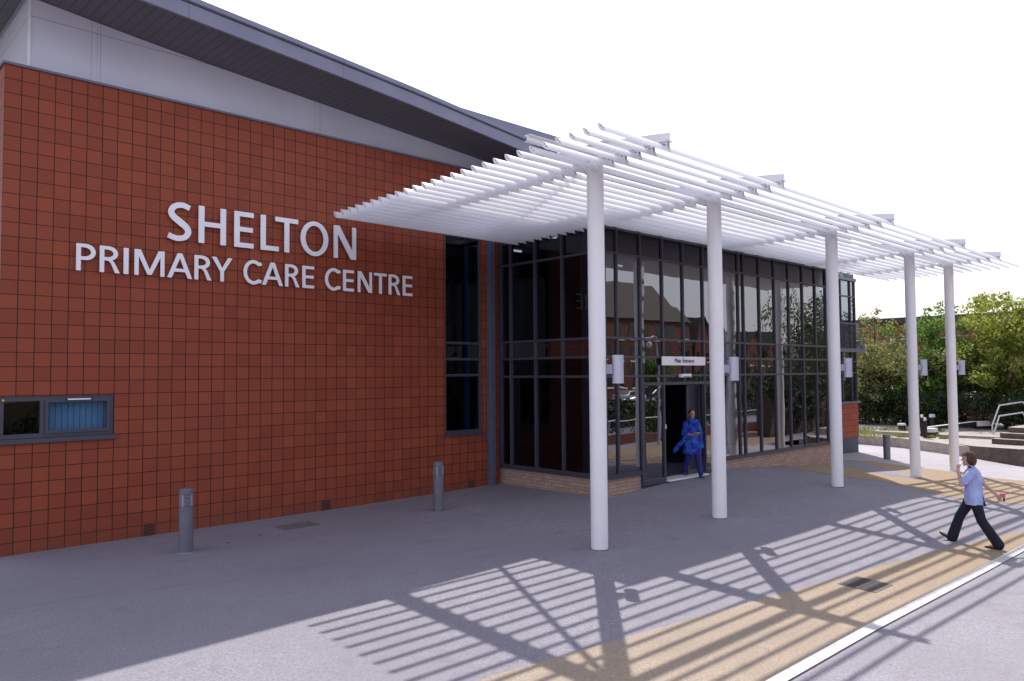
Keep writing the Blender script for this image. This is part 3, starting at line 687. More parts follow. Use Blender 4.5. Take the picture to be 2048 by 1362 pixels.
# threshold, sliding leaf, sensor
m=MB(); m.mat(MT['letter']); m.box(15.07,16.74,YB-.12,YB+.3,.19,.222); hp(m,'door_threshold')
m=MB(); m.mat(MT['frame']); y0=YB+.12
for (a,b,c,d) in ((16.20,16.26,.24,2.43),(16.72,16.78,.24,2.43),(16.26,16.72,.24,.34),(16.26,16.72,2.36,2.43)): m.box(a,b,y0,y0+.04,c,d)
DL=hp(m,'door',label='dark framed entrance door leaf slid open to the right')
p=MB(); p.mat(MT['frame_dk']); p.box(16.26,16.72,y0+.01,y0+.03,.34,2.36); hp2(p,'door_pane',DL)
p=MB(); p.mat(MT['letter']); p.box(16.29,16.33,y0-.012,y0-.002,1.42,1.66); hp2(p,'door_notice',DL)
p=MB(); p.mat(MT['teal']); p.box(14.84,14.99,YB+.02,YB+.03,1.22,1.6); hp(p,'door_poster')
p=MB(); p.mat(MT['letter']); p.box(15.03,15.06,YB-.06,YB-.046,1.42,1.52); hp(p,'push_button')
p=MB(); p.mat(MT['signwhite']); p.box(15.62,16.02,YB-.14,YB-.046,2.615,2.70); p.mat(MT['frame_dk']); p.box(15.66,15.98,YB-.145,YB-.1405,2.622,2.64); hp(p,'door_sensor',bevel=.015)
# interior of the block
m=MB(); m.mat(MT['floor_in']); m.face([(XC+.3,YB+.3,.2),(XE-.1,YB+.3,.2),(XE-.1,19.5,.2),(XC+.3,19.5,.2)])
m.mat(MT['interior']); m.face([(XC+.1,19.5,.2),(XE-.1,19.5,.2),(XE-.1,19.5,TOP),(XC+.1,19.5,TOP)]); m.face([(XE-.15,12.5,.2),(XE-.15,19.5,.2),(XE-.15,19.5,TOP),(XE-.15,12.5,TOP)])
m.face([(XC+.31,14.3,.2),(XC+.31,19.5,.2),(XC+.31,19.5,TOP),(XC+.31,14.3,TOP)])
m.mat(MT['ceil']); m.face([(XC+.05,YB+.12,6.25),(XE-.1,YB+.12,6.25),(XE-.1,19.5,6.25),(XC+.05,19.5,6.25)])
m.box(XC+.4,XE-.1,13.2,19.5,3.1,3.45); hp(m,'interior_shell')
m=MB(); m.mat(MT['bluewall']); m.box(13.5,14.6,16,16.1,3.6,5.6); m.box(15.2,16.2,16.5,16.6,3.6,5.6); m.box(23.3,23.5,11.3,11.4,.5,5.9); hp(m,'blue_partition')
m=MB(); m.mat(MT['teal']); m.prism([(20.6,3.1),(22.0,1.7),(23.4,1.7),(23.4,.9),(21.6,.9),(20.2,2.5)],'y',12.6,12.7); hp(m,'staircase')
for (x,y) in ((18.9,12.0),(23.2,12.0),(14.3,12.4)):
    m=MB(); m.mat(MT['pale_in']); m.tube((x,y,.2),(x,y,6.24),.13,n=20); hp(m,'interior_column')
for (x,y) in ((14.0,13.4),(14.9,15.6),(19.5,15.6)):
    m=MB(); m.mat(MT['ceil_lit']); m.box(x,x+.35,y,y+.05,6.20,6.245); hp(m,'ceiling_panel')
# flat roof
m=MB(); m.mat(MT['soffit']); m.box(12.35,24.5,10.15,14.6,6.66,6.7); m.mat(MT['seam']); m.box(12.35,24.5,10.12,20,6.7,6.98); m.mat(MT['frame']); m.box(XC,XE,YB+.0,YB+.12,TOP,6.66); m.box(XC,XC+.12,YB+.12,14,TOP,6.66)
m.mat(MT['interior']); m.box(XE-.12,XE-.02,YB+.3,12.5,.46,6.66); hp(m,'flat_roof')
# far bay beyond the glazed front
DX,DY=30.3,12.4
m=MB(); m.mat(MT['tiles']); m.box(XE,DX,DY,DY+.3,.2,1.5); hp(m,'tiled_apron')
m=MB(); m.mat(MT['tiles_side']); m.box(DX,DX+.01,DY+.001,20,.2,1.5); hp(m,'tiled_end_apron')
m=MB(); m.mat(MT['plinth']); m.box(XE,DX-.02,DY+.02,DY+.3,-.7,.2); m.box(DX-.3,DX-.02,DY+.3,20,-.7,.2); hp(m,'grey_brick_plinth')
m=MB(); m.mat(MT['coping']); m.box(XE,DX+.06,DY-.07,DY+.3,1.5,1.56); m.box(XE,DX+.03,DY-.04,20,6.2,6.32); m.box(XE,DX,DY-.3,DY+.05,3.45,3.55); hp(m,'far_bay_coping',bevel=.005)
m=MB(); m.mat(MT['frame'])
for x in [24.4,25.2,26.1,27.0,28.05,29.0,29.85,30.27]: m.box(x-.025,x+.025,DY+.0,DY+.1,1.56,6.2)
for z in [2.66,3.09,5.6]: m.box(XE,DX,DY+.005,DY+.095,z-.025,z+.025)
FB=hp(m,'far_bay_frame')
xsd=[24.1,24.4,25.2,26.1,27.0,28.05,29.0,29.85,30.27]
for i in range(len(xsd)-1):
    for (c,d) in ((1.57,3.09),(3.1,5.6),(5.6,6.18)):
        p=MB(); p.mat(MT['glass']); p.face([(xsd[i]+.01,DY+.05,c),(xsd[i+1]-.01,DY+.05,c),(xsd[i+1]-.01,DY+.05,d),(xsd[i]+.01,DY+.05,d)]); hp2(p,'pane',FB)
p=MB(); p.mat(MT['glass']); p.face([(DX,DY+.05,1.57),(DX,19,1.57),(DX,19,6.18),(DX,DY+.05,6.18)]); hp2(p,'end_pane',FB)
p=MB(); p.mat(MT['teal']); p.box(29.25,29.6,12.9,13.0,1.5,6.1); p.box(27.5,27.8,12.9,13,1.5,6.1); hp2(p,'blind_strip',FB)
m=MB(); m.mat(MT['pipe'])
for k in range(40): m.box(26.0+k*.107,26.014+k*.107,DY-.265,DY-.251,3.55,4.5)
m.box(25.9,30.3,DY-.28,DY-.24,4.5,4.54); m.box(25.9,30.3,DY-.28,DY-.24,3.56,3.59); hp(m,'balcony_railing')
m=MB(); m.mat(MT['interior']); m.face([(XE,15,.2),(DX,15,.2),(DX,15,6.2),(XE,15,6.2)]); m.face([(DX-.4,13,.2),(DX-.4,15,.2),(DX-.4,15,6.2),(DX-.4,13,6.2)]); hp(m,'far_room')
# rear closure so that no daylight enters from behind
m=MB(); m.mat(MT['tiles']); m.box(WX0+.3,DX-.3,19.9,20.1,-.7,7.6); m.box(2.9,17,23.9,24.1,-.7,9.5); m.mat(MT['seam']); m.box(24.5,DX,12.45,20,6.33,6.5); hp(m,'rear_wall')

# "Main Entrance" sign board
def text_mesh(body,size,mat,sx=1.0,extr=.004):
    cu=bpy.data.curves.new('t','FONT'); cu.body=body; cu.size=size; cu.align_x='CENTER'; cu.align_y='CENTER'; cu.extrude=extr
    ob=bpy.data.objects.new('t',cu); COL.objects.link(ob); dg=bpy.context.evaluated_depsgraph_get()
    me=bpy.data.meshes.new_from_object(ob.evaluated_get(dg)); bpy.data.objects.remove(ob); bpy.data.curves.remove(cu)
    for v in me.vertices: x,y,z=v.co; v.co=(x*sx,-z,y)
    me.materials.clear(); me.materials.append(mat); return me
ES=empty('entrance_sign',(15.80,10.58,3.01),'long white board reading Main Entrance fixed above the open doorway','sign')
m=MB(); m.mat(MT['signwhite']); m.box(-.91,.91,-.01,.015,-.105,.105); m.build('sign_panel',ES,bevel=.003)
for wd,xo in (('Main',-.285),('Entrance',.155)):
    o=bpy.data.objects.new('lettering',text_mesh(wd,.142,MT['ink'],.98)); COL.objects.link(o); o.parent=ES; o.location=(xo,-.014,.004)
m=MB(); m.mat(MT['frame_dk'])
for x in (-.7,.7): m.box(x-.02,x+.02,.015,.05,-.06,.06)
m.build('fixing',ES)

# ------------------------------------------------------------------ canopy
CX=[9.32,12.8,17.9,22.9,26.2]; CY=7.85
LX0,LX1=7.85,28.2
def zl(y): return 6.095-(y-6.55)*.0175     # top tip of a blade
CA=empty('entrance_canopy',(CX[0],CY,0),'white louvred steel canopy on five round columns in front of the glazed entrance','canopy')
OX,OY=CX[0],CY
def cp(mb,name,parent=CA,bevel=0):
    mb.v=[(a-OX,b-OY,c) for a,b,c in mb.v]; return mb.build(name,parent,None,bevel)
for i,x in enumerate(CX):
    gz=g(x,CY)
    m=MB(); m.mat(MT['white_col']); m.tube((x,CY,gz-.05),(x,CY,6.085),.134,n=40)
    m.mat(MT['bolt']); m.tube((x,CY,gz-.02),(x,CY,gz+.006),.144,n=40,smooth=False)
    cp(m,'column')
# blade section (y,z) relative to the top tip; sun side concave
def blade(off=0.0):
    P0=Vector((.0,0)); P1=Vector((-.135,-.150)); d=(P1-P0); n=Vector((d.y,-d.x)).normalized()   # n points up/out
    out=[]
    N=9
    for k in range(N+1):
        t_=k/N; b=.036*math.sin(math.pi*t_**.85)+off; out.append(P0+d*t_+n*-b)
    for k in range(N-1,0,-1):
        t_=k/N; b=-.017*math.sin(math.pi*t_**.8)-off; out.append(P0+d*t_+n*-b)
    return [(p.x,p.y) for p in out]
BL=blade()
ys=[6.55+.2612*k for k in range(27)]
def louvre_mesh(x0,x1):
    m=MB(); m.mat(MT['white']); m.sm=False
    n=len(BL); segs=[x0,x1]
    vs=[(x,p[0],p[1]) for x in (x0,x1) for p in BL]
    m.add(vs,[(i,(i+1)%n,(i+1)%n+n,i+n) for i in range(n)],True)
    return m
def end_mesh():
    m=MB(); m.mat(MT['white']); E=blade(.006)
    m.prism(E,'x',-.006,.003); m.mat(MT['bolt'])
    for t_ in (.33,.62):
        c=(-.135*t_-.012,-.15*t_+.000); m.tube((-.012,c[0],c[1]),(-.006,c[0],c[1]),.0075,n=8)
    m.prism([(y+.006*math.cos(a),z+.006*math.sin(a)) for (y,z) in [(0,0)] for a in (0,2.1,4.2)],'x',-.004,.002)
    return m
longM=None; shortM=None; endM=None
for k,y in enumerate(ys):
    short=y>YB-.02
    x0,x1=(LX0,12.80) if short else (LX0,LX1)
    if k>0 and not short and longM: o=dup(longM,CA,(0,y-OY,zl(y)))
    elif short and shortM: o=dup(shortM,CA,(0,y-OY,zl(y)))
    else:
        m=louvre_mesh(x0-OX,x1-OX); o=m.build('louvre',CA); o.location=(0,y-OY,zl(y))
        e=end_mesh().build('end_cap',o); e.location=(x0-OX,0,0); e2=dup(e,o,(x1-OX,0,0)); e2.scale=(-1,1,1)
        if short: shortM=o
        else: longM=o
ZB=6.115  # underside of beams
BR=None
def beam(x,y0,y1,parts=True):
    m=MB(); m.mat(MT['white_b'])
    # bottom flange, tapered web, top flange
    m.box(x-.078,x+.078,y0,y1,ZB,ZB+.012)
    m.prism([(y0,ZB+.012),(y0,ZB+.13),(y0+1.1,ZB+.26),(y1,ZB+.26),(y1,ZB+.012)],'x',x-.006,x+.006)
    m.prism([(y0+1.1,ZB+.26),(y1,ZB+.26),(y1,ZB+.272),(y0+1.1,ZB+.272)],'x',x-.078,x+.078)
    o=cp(m,'cross_beam')
    global BR
    for y in ys:
        if not (y0-.1<=y-.07<=y1): continue
        if BR is None:
            b=MB(); b.mat(MT['white_b']); z=-.02; zb=0.0
            b.box(-.05,.05,-.05,.04,-.008,-.0005)
            for xx in (-.03,.03): b.prism([(.045,-.003),(-.05,-.003),(-.052,-.05),(-.06,z-.085),(-.088,z-.145),(.02,z-.06),(.05,z-.002)],'x',xx-.003,xx+.003)
            b.mat(MT['bolt'])
            for dy,dz in ((.005,-.035),(-.02,-.05)): b.tube((-.041,dy,dz),(.041,dy,dz),.0085,n=6)
            BR=b.build('bracket',o); q=BR
        else: q=dup(BR,o)
        q.location=(x-OX,y-.05-OY,ZB)
    return o
beam(CX[0],6.42,13.95); beam(CX[1],6.42,YB-.05)
for x in CX[2:]: beam(x,6.42,YB-.05 if x<24 else 11.2)
m=MB(); m.mat(MT['white_b']); 
m.box(7.8,28.1,CY-.055,CY+.055,ZB+.0135,ZB+.025); m.box(7.8,28.1,CY-.005,CY+.005,ZB+.025,ZB+.10); m.box(7.8,28.1,CY-.055,CY+.055,ZB+.10,ZB+.112); cp(m,'long_beam')
# diagonal brace in the plane of the beams
m=MB(); m.mat(MT['white_b']); a=Vector((9.38,7.98,ZB+.11)); b=Vector((12.45,13.93,ZB+.11)); m.tube(a,b,.055,n=4,smooth=False); cp(m,'diagonal_brace')
m=MB(); m.mat(MT['white_b']); m.box(9.2,12.75,13.86,13.94,ZB-.0,ZB+.1); m.box(12.93,28,YB-.12,YB-.05,ZB+.0,ZB+.1); m.box(12.74,12.80,YB-.05,13.86,ZB,ZB+.1); cp(m,'wall_rail')

# column lights
names=['nearest white canopy column','second white canopy column, beside the doorway','third white canopy column, at the end of the glazing','fourth white canopy column, in front of the trees','farthest white canopy column, behind the walking nurse']
WL=None
for i,x in enumerate(CX):
    if WL is None:
        WL=empty('wall_light',(x,CY,2.80),'','light')
        m=MB(); m.mat(MT['lamp']); m.tube((0,0,-.205),(0,0,.205),.088,n=28); o=m.build('housing',WL); 
        m=MB(); m.mat(MT['lamp']); m.tube((0,0,.198),(0,0,.222),.092,n=28); m.tube((0,0,-.222),(0,0,-.198),.092,n=28); m.mat(MT['lampglass']); m.tube((0,0,-.226),(0,0,-.2225),.078,n=24); m.build('end_ring',WL)
        m=MB(); m.mat(MT['lamp_dk']); m.box(-.19,-.09,-.035,.035,-.075,.075); m.box(-.205,-.19,-.06,.06,-.09,.09); m.build('bracket',WL,bevel=.004)
        L=WL
    else: L=dup(WL)
    ang=math.radians(-42)
    L.location=(x+math.cos(ang)*.325,CY+math.sin(ang)*.325,2.80+(.02 if i>1 else 0)); L.rotation_euler=(0,0,ang)
    tag(L,'silver grey cylinder light on the '+names[i],'light','cylinder lights on the canopy columns')

# bollard lights
def bollard_light():
    b=empty('bollard_light',(0,0,0),'','bollard')
    m=MB(); m.mat(MT['bollard']); m.tube((0,0,0),(0,0,.70),.108,n=32); m.tube((0,0,.70),(0,0,.712),.104,n=32); m.build('post',b)
    m=MB(); m.mat(MT['bollard_dk']); m.tube((0,0,.712),(0,0,.90),.070,n=24); m.mat(MT['lamp_dk'])
    for k in range(9): m.tube((0,0,.722+k*.0205),(0,0,.729+k*.0205),.106,.100,n=32)
    for a in (35,125,215,305):
        c=Vector((math.cos(math.radians(a)),math.sin(math.radians(a)),0))*.088; m.tube(c+Vector((0,0,.71)),c+Vector((0,0,.905)),.016,n=8)
    m.build('louvred_head',b)
    m=MB(); m.mat(MT['bollard']); m.tube((0,0,.90),(0,0,.965),.108,n=32); m.tube((0,0,.965),(0,0,.985),.108,.092,n=32); m.build('cap',b)
    m=MB(); m.mat(MT['lamp_dk']); m.tube((0,0,-.01),(0,0,.006),.135,n=24,smooth=False); m.build('base_ring',b)
    return b
B1=bollard_light(); B1.location=(4.64,12.31,g(4.6,12.3)); tag(B1,'dark grey louvred bollard light below the letter H, nearer the camera','bollard','bollard lights along the tiled wall')
B2=dup(B1); B2.location=(9.60,12.27,0); tag(B2,'dark grey louvred bollard light standing beside the tall narrow window','bollard','bollard lights along the tiled wall')
B3=empty('bollard',(28.31,10.63,g(28.31,10.63)),'plain dark grey steel bollard on the pale paving beyond the canopy','bollard')
m=MB(); m.mat(MT['bollard']); m.tube((0,0,-.02),(0,0,.74),.115,n=24); m.build('post',B3)
m=MB(); m.mat(MT['bollard']); m.tube((0,0,.74),(0,0,.77),.10,n=24); m.tube((0,0,.77),(0,0,.86),.125,.12,n=24); m.build('cap',B3)

# covers in the ground
def cover(name,poly,mat,label,cat,slots=None,lift=.008):
    cx=sum(p[0] for p in poly)/4; cy=sum(p[1] for p in poly)/4; cz=g(cx,cy)
    o=empty(name,(cx,cy,cz),label,cat)
    m=MB(); m.mat(mat); pts=[(p[0]-cx,p[1]-cy) for p in poly]
    top_=[(a,b,g(a+cx,b+cy)-cz+lift) for a,b in pts]; bot=[(a,b,c-.05) for a,b,c in top_]
    m.add(top_+bot,[(0,1,2,3),(7,6,5,4)]+[(i,i+4,(i+1)%4+4,(i+1)%4) for i in range(4)])
    m.build('cover_plate',o)
    s_=MB(); s_.mat(MT['iron_slot'])
    A,B,C,D=[Vector(p) for p in top_]
    if slots:
        for k in range(slots):
            u0=(k+.30)/slots; u1=(k+.70)/slots
            for v0,v1 in ((.06,.47),(.53,.94)):
                q=[A.lerp(B,u0).lerp(D.lerp(C,u0),v0),A.lerp(B,u1).lerp(D.lerp(C,u1),v0),A.lerp(B,u1).lerp(D.lerp(C,u1),v1),A.lerp(B,u0).lerp(D.lerp(C,u0),v1)]
                s_.face([(p.x,p.y,p.z+.003) for p in q])
        s_.build('slots',o)
    return o
cover('manhole_cover',[(6.52,12.70),(7.22,12.70),(7.22,13.16),(6.52,13.16)],MT['manhole'],'worn rectangular manhole cover set in the grey paving near the tiled wall','cover',None)
cover('drain_grating',[(10.45,4.12),(11.05,4.12),(11.05,4.62),(10.45,4.62)],MT['iron'],'dark slotted iron drain grating in the buff band','drain',13,.012)
# litter
for i,(x,y,k) in enumerate([(random.uniform(4.8,12.5),13.95-abs(random.gauss(0,1.3)),0 if q_%3 else 1) for q_ in range(22)]+[(5.6,12.9,0),(6.0,12.6,0),(7.6,12.55,1),(8.1,13.5,0),(8.9,11.9,1),(7.4,11.8,0),(10.6,10.6,0),(11.6,9.9,1),(5.3,12.2,1)]):
    m=MB(); m.mat(MT['leaf_litter'] if k==0 else MT['paper']); a=random.random()*6; r=random.uniform(.018,.042)
    m.face([(r*math.cos(a+t_)*s,r*math.sin(a+t_)*.6*s,.004+.006*((j%2))) for j,(t_,s) in enumerate([(0,1),(1.3,.6),(2.9,1),(4.4,.7)])])
    o=m.build('dry_leaf' if k==0 else 'paper_scrap'); o.location=(x,y,g(x,y)+.004); tag(o,('brown dry leaf' if k==0 else 'pale scrap of paper')+' lying on the shaded paving by the tiled wall','leaf' if k==0 else 'litter','leaves on the paving' if k==0 else 'paper scraps on the paving')

# ------------------------------------------------------------------ canal side
def raydir(px,py): return F+R*((px-1024)/1535.17)-U*((py-681)/1535.17)
front=curve_pts([(35.6,19.5),(36.35,14.86),(35.14,12.24),(33.4,10.17),(31.78,8.8),(30.27,7.07)],4)
m=MB(); m.mat(MT['stone'])
def wt(p): return -.46+(19.5-min(19.5,p[1]))*.0 + max(0,(14.86-p[1]))/(14.86-7.07)*.52
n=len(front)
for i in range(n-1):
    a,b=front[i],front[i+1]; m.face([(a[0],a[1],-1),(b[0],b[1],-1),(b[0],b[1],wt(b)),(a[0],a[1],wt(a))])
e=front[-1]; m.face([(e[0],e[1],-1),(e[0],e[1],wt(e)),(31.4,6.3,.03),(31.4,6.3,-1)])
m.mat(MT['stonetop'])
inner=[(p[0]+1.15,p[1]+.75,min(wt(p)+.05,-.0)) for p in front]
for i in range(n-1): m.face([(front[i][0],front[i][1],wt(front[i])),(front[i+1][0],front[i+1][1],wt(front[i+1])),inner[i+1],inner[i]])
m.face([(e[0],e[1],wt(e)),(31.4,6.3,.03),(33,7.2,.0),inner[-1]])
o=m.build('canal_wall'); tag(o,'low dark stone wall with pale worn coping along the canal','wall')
m=MB(); m.mat(MT['stonetop']); pts=[(37.2,17)]+[(i_[0]-.2,i_[1]-.1) for i_ in inner]+[(40,4),(37.8,4),(37,9),(36.6,12.5),(37.2,15.2)]
lock_z=-.12
m.prism([(33.4,19),(34.6,14),(34.4,12.4),(33.2,10.6),(31.9,8.8),(31.4,6),(36.2,6),(36.0,9.2),(35.9,12.1),(36.1,14.6),(36.6,19)][::-1],'z',-1.2,lock_z)
tag(m.build('towpath'),kind='structure')
m=MB(); m.mat(MT['stonetop']); m.prism([(37.3,19),(37.3,15.2),(37.1,12.5),(37.2,9),(37.2,4),(47,4),(47,22),(37.3,22)],'z',-1.2,-.10); tag(m.build('far_towpath'),kind='structure')
m=MB(); m.mat(MT['water']); m.face([(35.8,4,-1.1),(37.4,4,-1.1),(37.4,20,-1.1),(35.8,20,-1.1)]); tag(m.build('canal_water'),kind='structure')
# steps
ST=empty('stone_steps',(33.7,8.8,-.12),'three dark stone steps rising to a pale landing beside the lock','steps')
def at_px(px,py,z): 
    d=raydir(px,py); t_=(z-H)/d.z; return Vector((d.x*t_,d.y*t_,z))
p0=at_px(1983.5,887.7,-.12); p1=at_px(2070,893.2,-.12)
along=(p1-p0).normalized(); back=Vector((-along.y,along.x,0)); 
if back.dot(F)<0: back=-back
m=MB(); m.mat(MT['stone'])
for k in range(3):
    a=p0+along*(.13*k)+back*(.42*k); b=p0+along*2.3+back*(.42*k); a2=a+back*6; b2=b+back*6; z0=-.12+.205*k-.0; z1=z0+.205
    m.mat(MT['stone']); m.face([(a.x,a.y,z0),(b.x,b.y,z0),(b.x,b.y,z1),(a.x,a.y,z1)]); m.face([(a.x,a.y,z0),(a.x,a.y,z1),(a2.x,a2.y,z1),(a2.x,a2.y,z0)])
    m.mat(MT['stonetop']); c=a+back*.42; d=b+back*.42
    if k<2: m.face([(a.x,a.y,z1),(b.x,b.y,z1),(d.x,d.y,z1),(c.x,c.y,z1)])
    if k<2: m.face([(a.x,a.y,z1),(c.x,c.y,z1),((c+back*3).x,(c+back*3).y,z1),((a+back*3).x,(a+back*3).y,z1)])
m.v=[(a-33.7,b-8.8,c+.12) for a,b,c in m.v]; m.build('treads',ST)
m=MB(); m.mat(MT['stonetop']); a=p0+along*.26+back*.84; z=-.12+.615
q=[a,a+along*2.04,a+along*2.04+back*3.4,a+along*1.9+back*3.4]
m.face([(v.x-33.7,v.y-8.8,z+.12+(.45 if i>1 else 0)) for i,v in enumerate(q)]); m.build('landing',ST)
# handrail
HR=empty('handrail',tuple(at_px(1985,867,.1)),'bent tubular steel handrail with two rails beside the stone steps','handrail')
base=at_px(1985,867,-.1); dpt=base.dot(F)
def at_depth(px,py,dd): 
    d=raydir(px,py); o_=Vector((0,0,H)); t_=(dd-o_.dot(F)+H*F.z*0)/d.dot(F); 
    t_=dd/d.dot(F); return Vector((0,0,H))+d*t_
dd=(base-Vector((0,0,H))).dot(F)
for nm,pl in (('outer_rail',[(1984.8,870),(1984.8,850),(1998.7,811),(2045.6,803.8),(2052,812),(2056,874)]),('inner_rail',[(1987.5,868),(1998.7,832),(2045.6,825),(2050,832),(2052,872)])):
    m=MB(); m.mat(MT['rail']); P=[at_depth(x,y,dd-(0 if nm=='outer_rail' else .6)) for x,y in pl]; m.path([p-HR.location for p in P],.032,8)
    for p in P: m.ball(p-HR.location,.033,nu=8,nv=5)
    m.build(nm,HR)
# lock furniture
def placed(px,py,z=-.1): return at_px(px,py,z)
P=placed(1853,865); Q=placed(1980,860); 
LB=empty('lock_balance_beam',(P.x,P.y,-.1),'long black lock balance beam with a white painted end','lock beam')
dd2=(P-Vector((0,0,H))).dot(F)
A=at_depth(1850,857,dd2); Bp=at_depth(1949,847.5,dd2+1.2); Cp=at_depth(1981,846.5,dd2+1.6)
def beam_between(m,a,b,w0,h0,w1,h1):
    d=(b-a).normalized(); s=Vector((0,0,1)).cross(d).normalized(); vs=[]
    for p,w_,h_ in ((a,w0,h0),(b,w1,h1)):
        for sx,sz in ((-1,-1),(1,-1),(1,1),(-1,1)): vs.append(p+s*sx*w_/2+Vector((0,0,sz*h_/2)))
    m.add(vs,[(0,1,2,3),(7,6,5,4),(0,4,5,1),(1,5,6,2),(2,6,7,3),(3,7,4,0)],False)
m=MB(); m.mat(MT['black']); beam_between(m,A-LB.location,Bp-LB.location,.2,.10,.24,.20); m.mat(MT['whitepaint']); up=Vector((0,0,.055)); beam_between(m,A-LB.location+up,Bp-LB.location+up*2,.16,.012,.2,.02); m.build('beam',LB)  # thin white strip paints the highlight along the beam's top edge
m=MB(); m.mat(MT['whitepaint']); beam_between(m,Bp-LB.location,Cp-LB.location,.27,.22,.27,.24); m.build('beam_end',LB,bevel=.01)
m=MB(); m.mat(MT['black']); m.box(-.1,1.6,-.1,.12,-.3,.12); m.build('gate',LB)
def lock_post(px,py,h,w_,label,cap=.1):
    p=placed(px,py); o=empty('lock_post',(p.x,p.y,-.1),label,'post')
    m=MB(); m.mat(MT['black']); m.tube((0,0,0),(0,0,h-cap),w_,n=14); m.build('post',o)
    m=MB(); m.mat(MT['whitepaint']); m.tube((0,0,h-cap),(0,0,h),w_*1.12,w_*1.0,n=14); m.build('cap',o); return o
o=lock_post(1865,856,.68,.13,'tall black lock post with white top behind the balance beam',.15)
o=lock_post(1804,861,.34,.17,'stubby black mooring bollard with white top left of the fourth canopy column',.09); o.name='mooring_bollard'
for px,py,tx,lab in ((1845,873,830,'black paddle gear post with white head nearest the fourth canopy column'),(1851,876,836,'shorter black paddle gear post with white head beside the balance beam')):
    p=placed(px,py); o=empty('paddle_gear',(p.x,p.y,-.1),lab,'lock gear','lock paddle gears')
    h=(at_depth(px,tx,(p-Vector((0,0,H))).dot(F)).z+.1)
    m=MB(); m.mat(MT['black']); m.box(-.06,.06,-.06,.06,0,h-.12); m.tube((-.12,0,h-.3),(.16,0,h-.3),.03,n=8); m.tube((0,0,h-.3),(.14,0,h-.12),.025,n=8); m.build('post',o)
    m=MB(); m.mat(MT['whitepaint']); m.ball((0,0,h-.06),.075,.06,.09,10,7); m.build('head',o)
p=placed(1863,868); o=empty('stone_block',(p.x,p.y,-.1),'white painted stone block below the lock beam','block'); m=MB(); m.mat(MT['whitepaint']); m.box(-.28,.3,-.18,.18,.08,.26); m.mat(MT['black']); m.box(-.3,.32,-.2,.2,-.3,.075); m.build('block',o,bevel=.02)
# grass
def blades(name,spots,n,h,mat,label):
    V=[];Fc=[]
    for k in range(n):
        cx_,cy_,r,z=random.choice(spots); a=random.random()*6.28; rr=r*math.sqrt(random.random()); x=cx_+rr*math.cos(a); y=cy_+rr*math.sin(a)*.8
        hh=h*(.4+.8*random.random()); b=random.random()*6.28; lx,ly=math.cos(b)*hh*.4,math.sin(b)*hh*.4; wx,wy=-math.sin(b)*.012,math.cos(b)*.012
        i=len(V); V+=[(x-wx,y-wy,z),(x+wx,y+wy,z),(x+lx+wx*.3,y+ly+wy*.3,z+hh)]; Fc.append((i,i+1,i+2))
    me=bpy.data.meshes.new(name); me.from_pydata(V,[],Fc); me.materials.append(mat); o=bpy.data.objects.new(name,me); COL.objects.link(o); tag(o,label,'grass',kind='stuff')
blades('grass',[(35.4,14.6,.9,-.12),(34.9,13.6,.8,-.12),(35.3,13.0,.5,-.12),(34.9,12.4,.3,-.12),(36.0,14.9,1.0,-.12),(35.2,10.9,.25,-.12),(35.3,11.5,.3,-.12),(38,15,1,-.1),(38.4,14,.8,-.1),(39,12.5,.6,-.1)],2600,.13,MT['grass'],'bright grass and weeds growing on the lock side')

# ------------------------------------------------------------------ foliage
rng=np.random.default_rng(5)
def leaves(name,clumps,n,size,mat,parent,origin,droop=False):
    """clumps: (x,y,z,r) ; many small leaf faces scattered in uneven clumps"""
    C=np.array(clumps,float); wgt=C[:,3]**2; idx=rng.choice(len(C),n,p=wgt/wgt.sum()); c=C[idx]
    d=rng.normal(size=(n,3)); d/=np.linalg.norm(d,axis=1)[:,None]; rad=c[:,3]*(.35+.65*rng.random(n)**.5)*(1+.25*rng.normal(size=n)*.5)
    p=c[:,:3]+d*rad[:,None]*np.array([1,1,.75])
    if droop: p[:,2]-=rng.random(n)*1.2
    u=rng.normal(size=(n,3)); u/=np.linalg.norm(u,axis=1)[:,None]; v=np.cross(u,d+.6*rng.normal(size=(n,3))); v/=np.linalg.norm(v,axis=1)[:,None]+1e-9
    s=size*(.6+.8*rng.random(n))[:,None]
    if droop: u=np.array([0,0,1.0])+.2*u; s2=s*.4
    else: s2=s*.62
    P=np.stack([p-u*s*.5,p+v*s2*.5,p+u*s*.5,p-v*s2*.5],1).reshape(-1,3)-np.array(origin)
    me=bpy.data.meshes.new(name); me.vertices.add(4*n); me.vertices.foreach_set('co',P.ravel()); me.loops.add(4*n); me.loops.foreach_set('vertex_index',np.arange(4*n))
    me.polygons.add(n); me.polygons.foreach_set('loop_start',np.arange(0,4*n,4)); me.polygons.foreach_set('loop_total',np.full(n,4)); me.update(calc_edges=True); me.materials.append(mat)
    o=bpy.data.objects.new(name,me); COL.objects.link(o); o.parent=parent; return o
